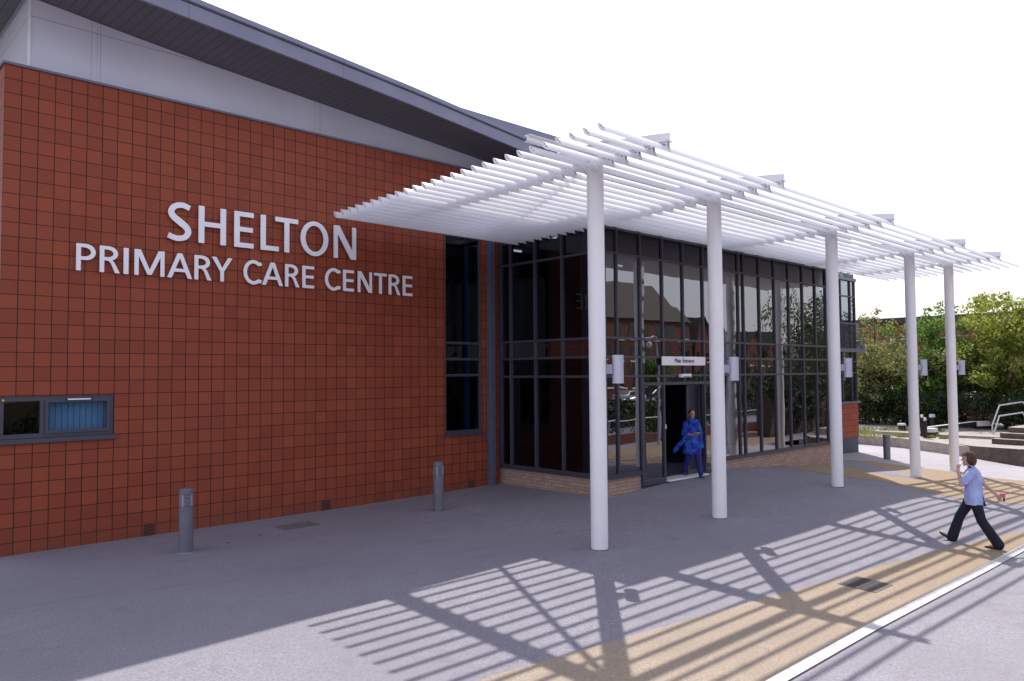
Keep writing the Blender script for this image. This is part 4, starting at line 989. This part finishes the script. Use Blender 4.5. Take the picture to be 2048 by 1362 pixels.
def tree(loc,h,rad,label,leafm,n,size,seed,trunk=.14,low=.25,nl=9,sub=6,clr=.42,squash=1.0,sparse_top=False,cat='tree',group='trees beyond the canal',droop=False,name='tree'):
    rs=random.Random(seed); o=empty(name,loc,label,cat,group); X,Y,Z=loc
    m=MB(); m.mat(MT['bark']); th=h*.55; bend=[Vector((0,0,-.2))]
    for k in range(1,5): bend.append(Vector((rs.uniform(-.1,.1)*k*.5,rs.uniform(-.1,.1)*k*.5,th*k/4)))
    for k in range(4): m.tube(bend[k],bend[k+1],trunk*(1-.17*k),trunk*(1-.17*(k+1)),n=8,cap=False)
    clumps=[]
    for i in range(nl):
        t_=low+(1-low)*i/max(1,nl-1); a=i*2.4+rs.random()*.8; st=bend[0].lerp(bend[-1],min(1,t_*.95+.05)); 
        prof=math.sin(math.pi*(.15+.8*t_)); L=rad*(.45+.6*rs.random())*prof*1.05
        en=Vector((math.cos(a)*L,math.sin(a)*L*squash,h*(low*.8+(1-low*.8)*t_*.93)+rs.uniform(-.2,.2)))
        mid=st.lerp(en,.5)+Vector((0,0,.2)); r=trunk*.42*(1.1-t_*.6)
        m.tube(st,mid,r,r*.6,n=6,cap=False); m.tube(mid,en,r*.6,r*.2,n=5,cap=False)
        for j in range(sub):
            q=st.lerp(en,.45+.6*rs.random())+Vector((rs.gauss(0,1),rs.gauss(0,1),rs.gauss(0,.8)))*rad*.27
            cr=rad*clr*(.35+.65*rs.random())*(.6 if sparse_top and t_>.75 else 1)
            clumps.append((q.x,q.y,min(q.z,h-cr*.3),cr)); m.tube(mid.lerp(en,rs.random()),q,r*.3,r*.1,n=4,cap=False)
    m.build('trunk',o); leaves('crown',clumps,n,size,leafm,o,(0,0,0),droop); return o
tree((43.0,16.6,-.3),6.3,3.0,'loose olive tree with thin sparse top next to the far glazed bay',MT['leafA'],8500,.16,11,low=.12,nl=14,sub=6,clr=.30,sparse_top=True)
tree((45.5,17.2,-.3),5.9,2.6,'grey-green tree between the far glazed bay and the fourth column, set behind',MT['leafA'],5500,.16,14,low=.15,nl=11,sub=6,clr=.30,sparse_top=True)
tree((44.6,14.1,-.3),6.7,2.3,'fresh green bushy tree between the fourth and fifth canopy columns',MT['leafB'],10500,.17,23,low=.10,nl=16,sub=6,clr=.29)
tree((44.9,11.0,-.3),6.7,3.0,'broad yellow-green tree right of the fifth canopy column',MT['leafC'],14500,.17,37,low=.26,nl=16,sub=6,clr=.27)
tree((45.6,8.4,-.3),8.0,3.3,'tall yellow-green tree at the right edge of the view',MT['leafC'],14500,.17,41,low=.25,nl=16,sub=6,clr=.27)
HG=empty('hedge',(42,12.5,-.1),'dark dense hedge along the far side of the canal','hedge')
cl=[]
for k in range(150):
    y=random.uniform(7.5,20); cl.append((41.4+random.uniform(-.2,1.6)-42,y-12.5,random.uniform(.15,1.5),random.uniform(.3,.62)))
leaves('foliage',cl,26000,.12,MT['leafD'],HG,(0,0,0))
m=MB(); m.mat(MT['bark'])
for k in range(30): 
    y=7.6+k*.42; m.tube((.6,y-12.5,-.1),(.6+random.uniform(-.3,.3),y-12.5+random.uniform(-.3,.3),1.5),.03,.015,n=5)
m.build('stems',HG)
cl=[]
SH=empty('shrub_bank',(43.6,12.5,-.1),'dark green undergrowth filling the space beneath the trees','shrubs')
for k in range(130):
    y=random.uniform(8.5,21); cl.append((random.uniform(-.6,1.6),y-12.5,random.uniform(.8,3.0),random.uniform(.35,.7)))
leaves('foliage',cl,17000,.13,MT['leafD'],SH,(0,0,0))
# brick building behind the trees
BB=empty('brick_building',(58,19,0),'long red brick building with flat dark roof line behind the trees','building')
m=MB(); m.mat(MT['redbrick_y']); m.box(0,8,-22,12,-1,6.1); m.build('wall',BB)
m=MB(); m.mat(MT['slate']); m.box(-.3,8.3,-22.3,12.3,6.1,6.5); m.build('roof',BB)
for k in range(11):
    y=-20+k*3
    for z in (.9,3.7):
        m=MB(); m.mat(MT['whitepaint']); 
        for (a,b,c,d) in ((y,y+1.3,z,z+.08),(y,y+1.3,z+1.22,z+1.3),(y,y+.08,z+.08,z+1.22),(y+1.22,y+1.3,z+.08,z+1.22)): m.box(-.06,-.004,a,b,c,d)
        o=m.build('window',BB); m=MB(); m.mat(MT['carglass']); m.box(-.03,-.006,y+.08,y+1.22,z+.08,z+1.22); m.build('pane',o)

# ------------------------------------------------------------------ what stands across the street (seen in the glass), plus added reflection darkeners
def gable_house(name,x0,x1,y0,y1,ze,zr,label,wins,rows,group=None,ridge='x',wallmat='redbrick'):
    cx_,cy_=(x0+x1)/2,(y0+y1)/2; o=empty(name,(cx_,cy_,-.6),label,'building',group)
    T=lambda mb:[(a-cx_,b-cy_,c+.6) for a,b,c in mb.v]
    m=MB(); m.mat(MT[wallmat]); m.box(x0,x1,y0,y1,-1,ze)
    if ridge=='x':
        for x in (x0,x1): m.face([(x,y0,ze),(x,y1,ze),(x,cy_,zr-.15)])
    else:
        for y in (y0,y1): m.face([(x0,y,ze),(x1,y,ze),(cx_,y,zr-.15)])
    m.v=T(m); m.build('wall',o)
    m=MB(); m.mat(MT['rooftiles'])
    if ridge=='x':
        ov=.4; sl=(zr-ze)/((y1-y0)/2)
        for s,(ya) in ((1,y1),(-1,y0)): m.face([(x0-ov,ya+s*ov,ze-ov*sl),(x1+ov,ya+s*ov,ze-ov*sl),(x1+ov,cy_,zr),(x0-ov,cy_,zr)])
    else:
        ov=.4; sl=(zr-ze)/((x1-x0)/2)
        for s,(xa) in ((1,x1),(-1,x0)): m.face([(xa+s*ov,y0-ov,ze-ov*sl),(xa+s*ov,y1+ov,ze-ov*sl),(cx_,y1+ov,zr),(cx_,y0-ov,zr)])
    m.v=T(m); m.build('roof',o)
    for k in range(wins):
        for z,hh in rows:
            xc=x0+(x1-x0)*(k+.5)/wins; ww=min(1.4,(x1-x0)/wins*.45)
            m=MB(); m.mat(MT['whitepaint']); m.box(xc-ww/2-.15,xc+ww/2+.15,y1+.003,y1+.12,z-.2,z); m.v=T(m); f=m.build('window',o)
            m=MB(); m.mat(MT['carglass']); m.box(xc-ww/2,xc+ww/2,y1+.004,y1+.03,z,z+hh); m.v=T(m); m.build('pane',f)
    return o
gable_house('parish_hall',66,91,-52,-38.8,9.8,15.4,'tall dark red brick hall with steep tiled roof mirrored in the entrance glazing',9,[(1.0,2.2),(4.3,1.8),(7.0,2.0)])
gable_house('brick_annex',91.2,97,-46,-38.5,6.6,10.6,'lower brick annex with slate roof mirrored beside the parish hall',2,[(1,1.6),(4,1.4)],ridge='y')
gable_house('brick_house',97.5,103,-44,-34,5.4,8.5,'brick house with pointed gable mirrored left of the willow',2,[(1,1.3),(3.6,1.2)],'brick houses across the street','y')
gable_house('brick_house',103.5,109,-44,-34,5.4,8.6,'second gabled brick house mirrored next to the willow',2,[(1,1.3),(3.6,1.2)],'brick houses across the street','y')
gable_house('terrace_row',110,140,-46,-36,5.0,7.6,'long low brick terrace mirrored behind the willow',10,[(1,1.3),(3.3,1.2)])
gable_house('added_dark_mill',26,63,-60,-44,15,19,'tall unseen brick mill added to darken the reflection in the tall narrow window',10,[(1,2),(4.5,2),(8,2),(11.5,2)])  # added dark mass, keeps bright sky out of the tall window's reflection
tree((72,-13.7,-.5),11.4,4.6,'hanging birch tree mirrored in the right half of the glazing',MT['leafW'],3600,.28,77,trunk=.2,low=.18,nl=16,sub=5,clr=.26,group='trees across the street',droop=True)
tree((84,-16,-.5),12,5.0,'leafy tree mirrored at the right end of the glazing',MT['leafW'],7500,.3,79,trunk=.24,low=.2,nl=16,sub=6,clr=.33,group='trees across the street')
tree((60,-33,-.5),5.2,2.2,'small round tree mirrored in front of the parish hall',MT['leafB'],7000,.22,81,trunk=.1,low=.25,nl=11,sub=5,clr=.4,group='trees across the street')
tree((76,-34,-.5),5.5,2.4,'small bushy tree mirrored above the doorway sign',MT['leafB'],7000,.22,83,trunk=.1,low=.25,nl=11,sub=5,clr=.4,group='trees across the street')
# planting bed with low brick wall and white rail
PB=empty('planting_bed',(31,-3,-.5),'shrub bed behind a low brick edge and white rail, mirrored beside the doorway','planting bed')
m=MB(); m.mat(MT['redbrick']); m.box(-9,14,1.8,2.1,-.3,.35); m.build('edge_wall',PB)
m=MB(); m.mat(MT['rail']); m.path([(-9,1.3,.95),(14,1.3,.95)],.035)
for k in range(12): m.tube((-9+k*2.05,1.3,0),(-9+k*2.05,1.3,.95),.025,n=6)
m.build('white_rail',PB)
cl=[(random.uniform(-9,14),random.uniform(-3.5,1.0),random.uniform(.1,1.1),random.uniform(.35,.7)) for k in range(70)]
leaves('shrubs',cl,14000,.11,MT['leafD'],PB,(0,0,0))
HB=empty('added_street_hedge',(30,-9,-.5),'long dark hedge added across the street to darken reflections in the lower glazing','hedge')  # added out of view to darken what the lower panes reflect
cl=[]
for k in range(330):
    x=random.uniform(-12,84); hh=2.4 if x<22 else (1.15 if x<45 else 3.3); cl.append((x-30,random.uniform(-1.2,1.0),random.uniform(.1,hh),random.uniform(.5,.9)))
leaves('foliage',cl,30000,.24,MT['leafD'],HB,(0,0,0))
m=MB(); m.mat(MT['bark']); m.box(-42,-8,-.9,-.5,0,2.2); m.box(-8,15,-.9,-.5,0,1.0); m.box(15,53,-.9,-.5,0,3.0); m.build('stems',HB)
EH=empty('added_end_hedge',(47,1.5,-.6),'dark unseen hedge added beyond the road end to darken reflections low in the right glazing','hedge')  # added out of view, covers the bright paving in the reflections
cl=[(random.uniform(-10,18),random.uniform(-1.2,.8),random.uniform(.1,2.6),random.uniform(.45,.8)) for k in range(190)]
leaves('foliage',cl,17000,.22,MT['leafD'],EH,(0,0,0))
m=MB(); m.mat(MT['bark']); m.box(-10,18,-.6,.2,0,2.2); m.build('stems',EH)
# curved paths seen in the reflection
sheet('buff_path',[(20,3.4),(34,3.4),(42,0.9),(50,-3),(47,-5.5),(36,-1.2),(30,-.2),(24,.9)],MT['buff'],.006)
def lamp_post(x,y,h,label):
    z=g(x,y); o=empty('lamp_post',(x,y,z),label,'lamp post','slim lamp posts across the street')
    m=MB(); m.mat(MT['lamp']); m.tube((0,0,0),(0,0,h*.3),.07,n=12); m.tube((0,0,h*.3),(0,0,h*.9),.045,.04,n=12); m.build('pole',o)
    m=MB(); m.mat(MT['lamp']); arc=[(-.38+.38*math.cos(a),0,h*.9+.42*math.sin(a)) for a in [math.pi*k/10 for k in range(9)]]; m.path(arc,.03,8); m.build('arm',o)
    e=arc[-1]; m=MB(); m.mat(MT['lampglass']); m.ball((e[0],0,e[2]-.18),.16,nu=12,nv=8); m.mat(MT['bollard']); m.tube((e[0],0,e[2]-.1),(e[0],0,e[2]),.12,.04,n=12); m.build('lantern',o)
lamp_post(27.0,5.2,5.2,'slim lamp post with hooked arm and globe mirrored beside the second column')
lamp_post(29.2,.4,5.0,'slim lamp post mirrored in the pane left of the doorway')
def car(loc,rz,mat,label):
    o=empty('parked_car',loc,label,'car','cars parked across the street',rz)
    prof=[(-2.1,.35),(-2.15,.7),(-1.95,.92),(-1.35,.98),(-.75,1.40),(.55,1.45),(1.25,1.05),(1.95,.92),(2.12,.7),(2.1,.35)]
    m=MB(); m.mat(mat)
    def ring(yy,inset):
        return [(x*(1-.02*inset),yy,z if z<.95 else .95+(z-.95)*1.0) for x,z in prof]
    ys_=[(-.84,.0),(-.80,0),(.80,0),(.84,0)]
    low=[p for p in prof]
    def P(y,tum): return [(x,(y if z<1.0 else y*.80),z) for x,z in prof]
    A=P(-.85,0);B=P(.85,0); n_=len(prof); m.add(A+B,[tuple(range(n_)),tuple(range(2*n_-1,n_-1,-1))]+[(i,i+n_,(i+1)%n_+n_,(i+1)%n_) for i in range(n_)]); m.build('body',o,bevel=.05)
    for s in (-1,1):
        m=MB(); m.mat(MT['carglass']); m.face([(-1.2,s*.86,1.0),(1.1,s*.86,1.0),(.5,s*.715,1.38),(-.7,s*.715,1.34)]); m.build('side_window',o)
        for x in (-1.3,1.35):
            m=MB(); m.mat(MT['tyre']); m.tube((x,s*.70,.32),(x,s*.88,.32),.32,n=20); wv=m.build('wheel',o); m=MB(); m.mat(MT['lamp']); m.tube((x,s*.875,.32),(x,s*.892,.32),.19,n=16); m.build('rim',wv)
    m=MB(); m.mat(MT['carglass']); m.face([(.6,-.66,1.43),(.6,.66,1.43),(1.24,.82,1.08),(1.24,-.82,1.08)]); m.build('windscreen',o)
    for s in (-.6,.6): m=MB(); m.mat(MT['lampglass']); m.box(2.08,2.14,s-.17,s+.17,.66,.8); m.build('headlight',o)
    return o
car((66,-30,-.5),math.radians(8),MT['carpaint'],'silver saloon car mirrored in the panes left of the doorway')
car((72.5,-31,-.5),math.radians(4),MT['cardark'],'dark blue car parked in front of the silver saloon across the street')
car((1.5,-3.2,g(1.5,-3.2)),math.radians(15),MT['cardark'],'dark car mirrored in the small window at the left end of the tiled wall')

# ------------------------------------------------------------------ people
def caps(mb,a,b,ra,rb,fl=1.0,flax=None,n=14):
    """tapered capsule from a to b; fl squashes it along flax"""
    a=Vector(a);b=Vector(b); d=b-a; L=d.length
    if L<1e-6: d=Vector((0,0,1)); L=1e-6
    d=d/L
    if flax is None: flax=d.orthogonal()
    u=(Vector(flax)-d*Vector(flax).dot(d)).normalized(); v=d.cross(u)
    rings=[]
    for k in range(5): 
        t_=math.pi/2*(1-k/4); rings.append((a-d*ra*math.sin(t_),ra*math.cos(t_)+1e-4))
    for k in range(1,5):
        t_=math.pi/2*k/4; rings.append((b+d*rb*math.sin(t_),rb*math.cos(t_)+1e-4))
    rings.insert(5,(b,rb))
    vs=[]
    for p,r in rings:
        for i in range(n):
            an=2*math.pi*i/n; vs.append(p+u*r*math.cos(an)*fl+v*r*math.sin(an))
    fs=[]
    for j in range(len(rings)-1):
        for i in range(n): fs.append((j*n+i,j*n+(i+1)%n,(j+1)*n+(i+1)%n,(j+1)*n+i))
    fs.append(tuple(range(n-1,-1,-1))); fs.append(tuple((len(rings)-1)*n+i for i in range(n)))
    mb.add(vs,fs,True)
def remesh(mb,name,parent,mat,vox,smooth=2):
    """fuse the overlapping volumes into one continuous surface"""
    me=bpy.data.meshes.new('t'); me.from_pydata(mb.v,[],mb.f); bm=bmesh.new(); bm.from_mesh(me); bmesh.ops.recalc_face_normals(bm,faces=bm.faces); bm.to_mesh(me); bm.free()
    ob=bpy.data.objects.new('t',me); COL.objects.link(ob)
    r=ob.modifiers.new('r','REMESH'); r.mode='VOXEL'; r.voxel_size=vox; r.use_smooth_shade=True
    if smooth: s=ob.modifiers.new('s','SMOOTH'); s.iterations=smooth; s.factor=.5
    dg=bpy.context.evaluated_depsgraph_get(); out=bpy.data.meshes.new_from_object(ob.evaluated_get(dg)); bpy.data.objects.remove(ob)
    out.materials.clear(); out.materials.append(mat); out.polygons.foreach_set('use_smooth',[True]*len(out.polygons))
    o=bpy.data.objects.new(name,out); COL.objects.link(o)
    if parent is not None: o.parent=parent
    return o
def hand(mb,wrist,dirn,palm_n,side,curl=.4,s=1.0):
    """palm, four bent fingers of unequal length and a thumb"""
    d=Vector(dirn).normalized(); n=(Vector(palm_n)-d*Vector(palm_n).dot(d)).normalized(); w_=d.cross(n)*side; W=Vector(wrist)
    for k in range(4):
        off=w_*(.030-.020*k)*s; caps(mb,W+off*.6+d*.012*s,W+off+d*.078*s,.012*s,.0105*s)
    for k,L in enumerate((.070,.078,.073,.058)):
        off=w_*(.031-.0205*k)*s; p=W+off+d*.080*s; a=curl
        for seg,f in enumerate((.45,.32,.23)):
            q=p+(d*math.cos(a)+n*math.sin(a))*L*f*s; caps(mb,p,q,(.0095-.001*seg)*s,(.0088-.001*seg)*s,n=8); p=q; a+=curl*1.1
    p=W+w_*.026*s+d*.022*s; q=p+(w_*.75+d*.55+n*.35).normalized()*.038*s; caps(mb,p,q,.013*s,.010*s,n=8); caps(mb,q,q+(d*.85+w_*.25+n*.4).normalized()*.030*s,.010*s,.008*s,n=8)
def head(mb,c,fwd,up,s=1.0):
    f=Vector(fwd).normalized(); u=(Vector(up)-f*Vector(up).dot(f)).normalized(); l=u.cross(f); C=Vector(c); M=Matrix((l,f,u)).transposed()
    mb.ball(C+u*.022*s,.074*s,.094*s,.098*s,20,14,M)         # cranium
    mb.ball(C+f*.022*s-u*.045*s,.056*s,.068*s,.068*s,16,12,M)     # face
    caps(mb,C+f*.062*s-u*.098*s,C+f*.058*s-u*.085*s,.024*s,.034*s,n=10)   # chin
    caps(mb,C+f*.090*s+u*.012*s,C+f*.112*s-u*.024*s,.008*s,.0125*s,n=8)    # nose
    caps(mb,C+f*.083*s-u*.056*s-l*.012*s,C+f*.083*s-u*.056*s+l*.012*s,.009*s,.009*s,n=8)
    for sgn in (-1,1):
        mb.ball(C+l*sgn*.076*s-u*.012*s-f*.004*s,.009*s,.019*s,.030*s,10,8,M)
        caps(mb,C+f*.082*s+u*.028*s+l*sgn*.012*s,C+f*.076*s+u*.030*s+l*sgn*.042*s,.008*s,.008*s,n=8)
    return f,u,l,M
def face_parts(parent,c,f,u,l,M,s,brow):
    C=Vector(c)
    for sgn in (-1,1):
        m=MB(); m.mat(MT['eye']); m.ball(C+l*sgn*.030*s+f*.083*s+u*.008*s,.0125*s,.007*s,.0075*s,10,7,M); m.build('eye',parent)
        m=MB(); m.mat(brow); caps(m,C+l*sgn*.016*s+f*.0895*s+u*.030*s,C+l*sgn*.044*s+f*.079*s+u*.031*s,.0038*s,.003*s,n=6); m.build('eyebrow',parent)
    m=MB(); m.mat(MT['lip']); caps(m,C-l*.017*s+f*.088*s-u*.056*s,C+l*.017*s+f*.088*s-u*.056*s,.0065*s,.0065*s,n=8); m.build('mouth',parent)

# --- nurse walking past, back three-quarter view
NP=Vector((14.83,4.18,g(14.9,3.95))); 
NU=empty('person',tuple(NP),'person in pale blue tunic and navy trousers striding along, one hand at the face','person',rz=math.radians(17))
# local axes: +y heading, -x her left (towards the camera)
bd=MB(); hd=Vector((-.0,.045,1.475)); pel=(0,0,.84)
f_,u_,l_,M_=head(bd,hd,(-.12,1,-.02),(0,.05,1),.97)
caps(bd,(0,-.005,1.30),(0,.02,1.42),.052,.046)     # neck
caps(bd,(0,-.02,.86),(0,.0,1.08),.125,.115,1.25,(1,0,0)); caps(bd,(0,0,1.08),(0,-.01,1.24),.115,.11,1.3,(1,0,0)); caps(bd,(-.12,-.01,1.285),(.12,-.01,1.285),.062,.062)
# left arm raised: shoulder, elbow forward, hand to the face
sL=Vector((-.165,0,1.27)); eL=Vector((-.22,.16,1.06)); wL=Vector((-.085,.205,1.305))
caps(bd,sL,eL,.052,.038); caps(bd,eL,wL,.039,.025); hand(bd,wL,(.25,-.25,.9),(.6,-.6,0),1,.35,.9)
sR=Vector((.165,-.01,1.27)); eR=Vector((.215,-.17,1.045)); wR=Vector((.215,-.36,.865))
caps(bd,sR,eR,.050,.037); caps(bd,eR,wR,.037,.025); hand(bd,wR,(0,-.55,-.8),(-.8,.3,0),-1,.75,.9)
hipL=Vector((-.085,-.01,.82)); kL=Vector((-.085,-.115,.46)); aL=Vector((-.075,-.34,.085)); 
hipR=Vector((.085,.0,.82)); kR=Vector((.085,.20,.475)); aR=Vector((.08,.335,.115))
for h_,k_,a_ in ((hipL,kL,aL),(hipR,kR,aR)): caps(bd,h_,k_,.078,.052); caps(bd,k_,a_,.052,.034)
caps(bd,aL+Vector((0,0,-.045)),aL+Vector((0,.15,-.055)),.034,.026); caps(bd,aR+Vector((0,0,-.035)),aR+Vector((0,.14,.05)),.034,.026)
remesh(bd,'body',NU,MT['skin'],.0065,3)
face_parts(NU,hd,f_,u_,l_,M_,.97,MT['hair'])
tr=MB()
for h_,k_,a_,fw in ((hipL,kL,aL,0),(hipR,kR,aR,0)):
    caps(tr,h_+Vector((0,-.01,.03)),k_,.098,.078); caps(tr,k_,a_+Vector((0,-.012,-.012)),.078,.088)
caps(tr,(-.05,-.02,.86),(.05,-.02,.86),.115,.115)
remesh(tr,'trousers',NU,MT['navy'],.011,4)
tu=MB()
caps(tu,(0,-.015,1.0),(0,-.01,1.20),.138,.138,1.22,(1,0,0)); caps(tu,(0,-.02,.90),(0,-.015,1.03),.152,.135,1.2,(1,0,0)); caps(tu,(-.125,-.01,1.27),(.125,-.01,1.27),.078,.078); caps(tu,(0,-.03,.78),(0,-.02,.9),.162,.152,1.2,(1,0,0))
caps(tu,(0,-.01,1.30),(0,.005,1.335),.075,.062)
for s_,e_ in ((sL,eL),(sR,eR)):
    q=s_.lerp(e_,.72); caps(tu,s_,q,.073,.066)
T=remesh(tu,'tunic',NU,MT['tunic'],.010,3)
# cut the hem level and open the back vent
bm=bmesh.new(); bm.from_mesh(T.data); bmesh.ops.bisect_plane(bm,geom=bm.verts[:]+bm.edges[:]+bm.faces[:],plane_co=(0,0,.715),plane_no=(0,0,1),clear_inner=True); bm.to_mesh(T.data); bm.free()
m=MB(); m.mat(MT['navy']); ve=[(-.045,-.1905,.765),(.0,-.1905,.765),(-.022,-.172,.93)]
m=MB(); m.mat(MT['navy']); m.prism([(-.215,.71),(-.175,.71),(-.165,.90)],'x',-.045,-.02); 
# vent sits on the near rear quarter
V_=m.build('back_vent',NU); V_.location=(-.075,.02,0)
co=MB(); co.mat(MT['navy']); caps(co,(-.055,.03,1.345),(.055,.03,1.345),.022,.022); caps(co,(-.12,.0,1.335),(-.165,.01,1.325),.018,.018); caps(co,(.12,.0,1.335),(.165,.01,1.325),.018,.018)
remesh(co,'collar_piping',NU,MT['navy'],.008,1)
hr=MB(); C=Vector(hd)
hr.ball(C+u_*.036-f_*.016,.098,.112,.104,20,14,M_); hr.ball(C-u_*.035-f_*.048,.086,.076,.090,16,12,M_); hr.ball(C+u_*.075-f_*.03,.07,.085,.055,14,10,M_)
for k in range(46):
    a=random.uniform(-2.2,2.2); ph=random.uniform(-.6,1.3); dvec=(l_*math.sin(a)*math.cos(ph)-f_*math.cos(a)*math.cos(ph)*1.05+u_*math.sin(ph)); p=C+u_*.02-f_*.012+dvec*.097; caps(hr,p,p-u_*.045+dvec*.008,.017,.009,n=6)
hb=remesh(hr,'hair',NU,MT['hair'],.007,1)
bm=bmesh.new(); bm.from_mesh(hb.data)
dl=[v for v in bm.verts if (Vector(v.co)-C).dot(f_)>.040 and (Vector(v.co)-C).dot(u_)<.062 ]; bmesh.ops.delete(bm,geom=dl,context='VERTS'); bm.to_mesh(hb.data); bm.free()
for a_,tw in ((aL,Vector((0,.15,-.062))),(aR,Vector((0,.145,.045)))):
    sh=MB(); heel=a_+Vector((0,-.045,-.055)) if a_ is aL else a_+Vector((0,-.03,-.055)); caps(sh,heel,a_+tw,.036,.027,1.15,(1,0,0)); caps(sh,a_+tw,a_+tw+(tw-Vector((0,0,-.05))).normalized()*.03,.025,.015,1.2,(1,0,0))
    remesh(sh,'shoe',NU,MT['shoe'],.006,1)
PK=empty('pink_purse',tuple(NU.matrix_basis@(wR+Vector((0,-.06,-.02)))),'small pink case with dark keys held in the lowered hand of the walking person','purse',rz=math.radians(30))
m=MB(); m.mat(MT['pink']); m.box(-.018,.018,-.065,.01,-.02,.05); m.build('case',PK,bevel=.008)
m=MB(); m.mat(MT['black']); m.box(-.008,.008,-.06,-.035,-.09,-.012); m.build('key',PK,bevel=.003)

# --- woman in blue leaving the doorway
WP=Vector((16.12,10.62,.21))
WO=empty('person',tuple(WP),'person in bright blue patterned tunic, scarf and trousers stepping out of the doorway','person',rz=math.radians(150))
# local +y = heading (towards the camera side); +x her right hand side?
bd=MB(); hd=Vector((0,.03,1.50)); f_,u_,l_,M_=head(bd,hd,(.12,1,-.12),(0,.08,1),.94)
caps(bd,(0,-.01,1.31),(0,.02,1.44),.045,.042); caps(bd,(0,0,.88),(0,0,1.08),.115,.10,1.25,(1,0,0)); caps(bd,(0,0,1.08),(0,0,1.25),.105,.10,1.3,(1,0,0)); caps(bd,(-.11,0,1.30),(.11,0,1.30),.055,.055)
for sx,w_ in ((-1,Vector((-.035,.22,1.06))),(1,Vector((.05,.23,1.02)))):
    s_=Vector((sx*.155,0,1.29)); e_=Vector((sx*.225,.02,1.02)); caps(bd,s_,e_,.045,.034); caps(bd,e_,w_,.034,.022); hand(bd,w_,(-sx*.9,.3,.12),(0,.3,-1),sx,.55,.85)
hL=Vector((.08,0,.84)); kL=Vector((.085,-.03,.46)); aL=Vector((.10,-.25,.07)); hR=Vector((-.08,0,.84)); kR=Vector((-.085,.16,.47)); aR=Vector((-.10,.25,.06))
for h_,k_,a_ in ((hL,kL,aL),(hR,kR,aR)): caps(bd,h_,k_,.072,.05); caps(bd,k_,a_,.048,.032); caps(bd,a_+Vector((0,0,-.025)),a_+Vector((0,.14,-.04)),.03,.022)
remesh(bd,'body',WO,MT['skin_tan'],.0065,3); face_parts(WO,hd,f_,u_,l_,M_,.94,MT['hair_blk'])
tr=MB()
for h_,k_,a_ in ((hL,kL,aL),(hR,kR,aR)): caps(tr,h_,k_,.095,.082); caps(tr,k_,a_+Vector((0,0,.03)),.080,.062)
remesh(tr,'trousers',WO,MT['bluetrouser'],.011,3)
tu=MB(); caps(tu,(0,0,1.05),(0,0,1.22),.125,.125,1.25,(1,0,0)); caps(tu,(0,.01,.72),(0,0,1.0),.185,.135,1.2,(1,0,0)); caps(tu,(0,.02,.60),(0,.01,.72),.20,.185,1.18,(1,0,0)); caps(tu,(-.115,0,1.285),(.115,0,1.285),.073,.073); caps(tu,(-.05,.06,1.05),(-.06,.09,1.3),.06,.05); caps(tu,(.05,.06,1.05),(.06,.09,1.3),.06,.05)
caps(tu,(0,.02,1.33),(0,.03,1.37),.085,.07)
for sx in (-1,1): caps(tu,(sx*.155,0,1.28),(sx*.225,.02,1.03),.066,.058); caps(tu,(sx*.225,.02,1.03),(sx*.17,.09,1.04),.057,.048)
T=remesh(tu,'tunic',WO,MT['bluecloth'],.011,3)
bm=bmesh.new(); bm.from_mesh(T.data); bmesh.ops.bisect_plane(bm,geom=bm.verts[:]+bm.edges[:]+bm.faces[:],plane_co=(0,0,.55),plane_no=(0,0,1),clear_inner=True); bm.to_mesh(T.data); bm.free()
sc_=MB()
for k in range(6):
    t_=k/5; a=Vector((.17,.02,.98)).lerp(Vector((.40,-.12,.68)),t_**.8); caps(sc_,a,a+Vector((.02,.0,-.14+.05*t_)),.024,.02,.5,(0,1,0))
    if k: caps(sc_,pa,a,.028,.026,.5,(0,1,0)); caps(sc_,pa+Vector((.02,0,-.07)),a+Vector((.02,0,-.06)),.034,.030,.5,(0,1,0)); caps(sc_,pa+Vector((.02,0,-.13)),a+Vector((.02,0,-.11)),.026,.022,.5,(0,1,0))
    pa=a
caps(sc_,(-.16,.06,1.22),(-.22,.09,.72),.045,.055,.5,(0,1,0)); caps(sc_,(-.09,.10,1.36),(0,.135,1.28),.035,.035); caps(sc_,(.09,.10,1.36),(0,.135,1.28),.035,.035)
remesh(sc_,'scarf',WO,MT['bluecloth'],.010,2)
hr=MB(); C=hd; hr.ball(C+u_*.032-f_*.018,.078,.095,.086,20,14,M_); hr.ball(C-u_*.03-f_*.07,.055,.05,.06,14,10,M_)
hb=remesh(hr,'hair',WO,MT['hair_blk'],.007,1); bm=bmesh.new(); bm.from_mesh(hb.data)
dl=[v for v in bm.verts if (Vector(v.co)-C).dot(f_)>.035 and (Vector(v.co)-C).dot(u_)<.068]; bmesh.ops.delete(bm,geom=dl,context='VERTS'); bm.to_mesh(hb.data); bm.free()
for a_ in (aL,aR):
    sh=MB(); caps(sh,a_+Vector((0,-.03,-.035)),a_+Vector((0,.15,-.045)),.034,.025,1.2,(1,0,0)); o=remesh(sh,'shoe',WO,MT['shoe_t'],.006,1)
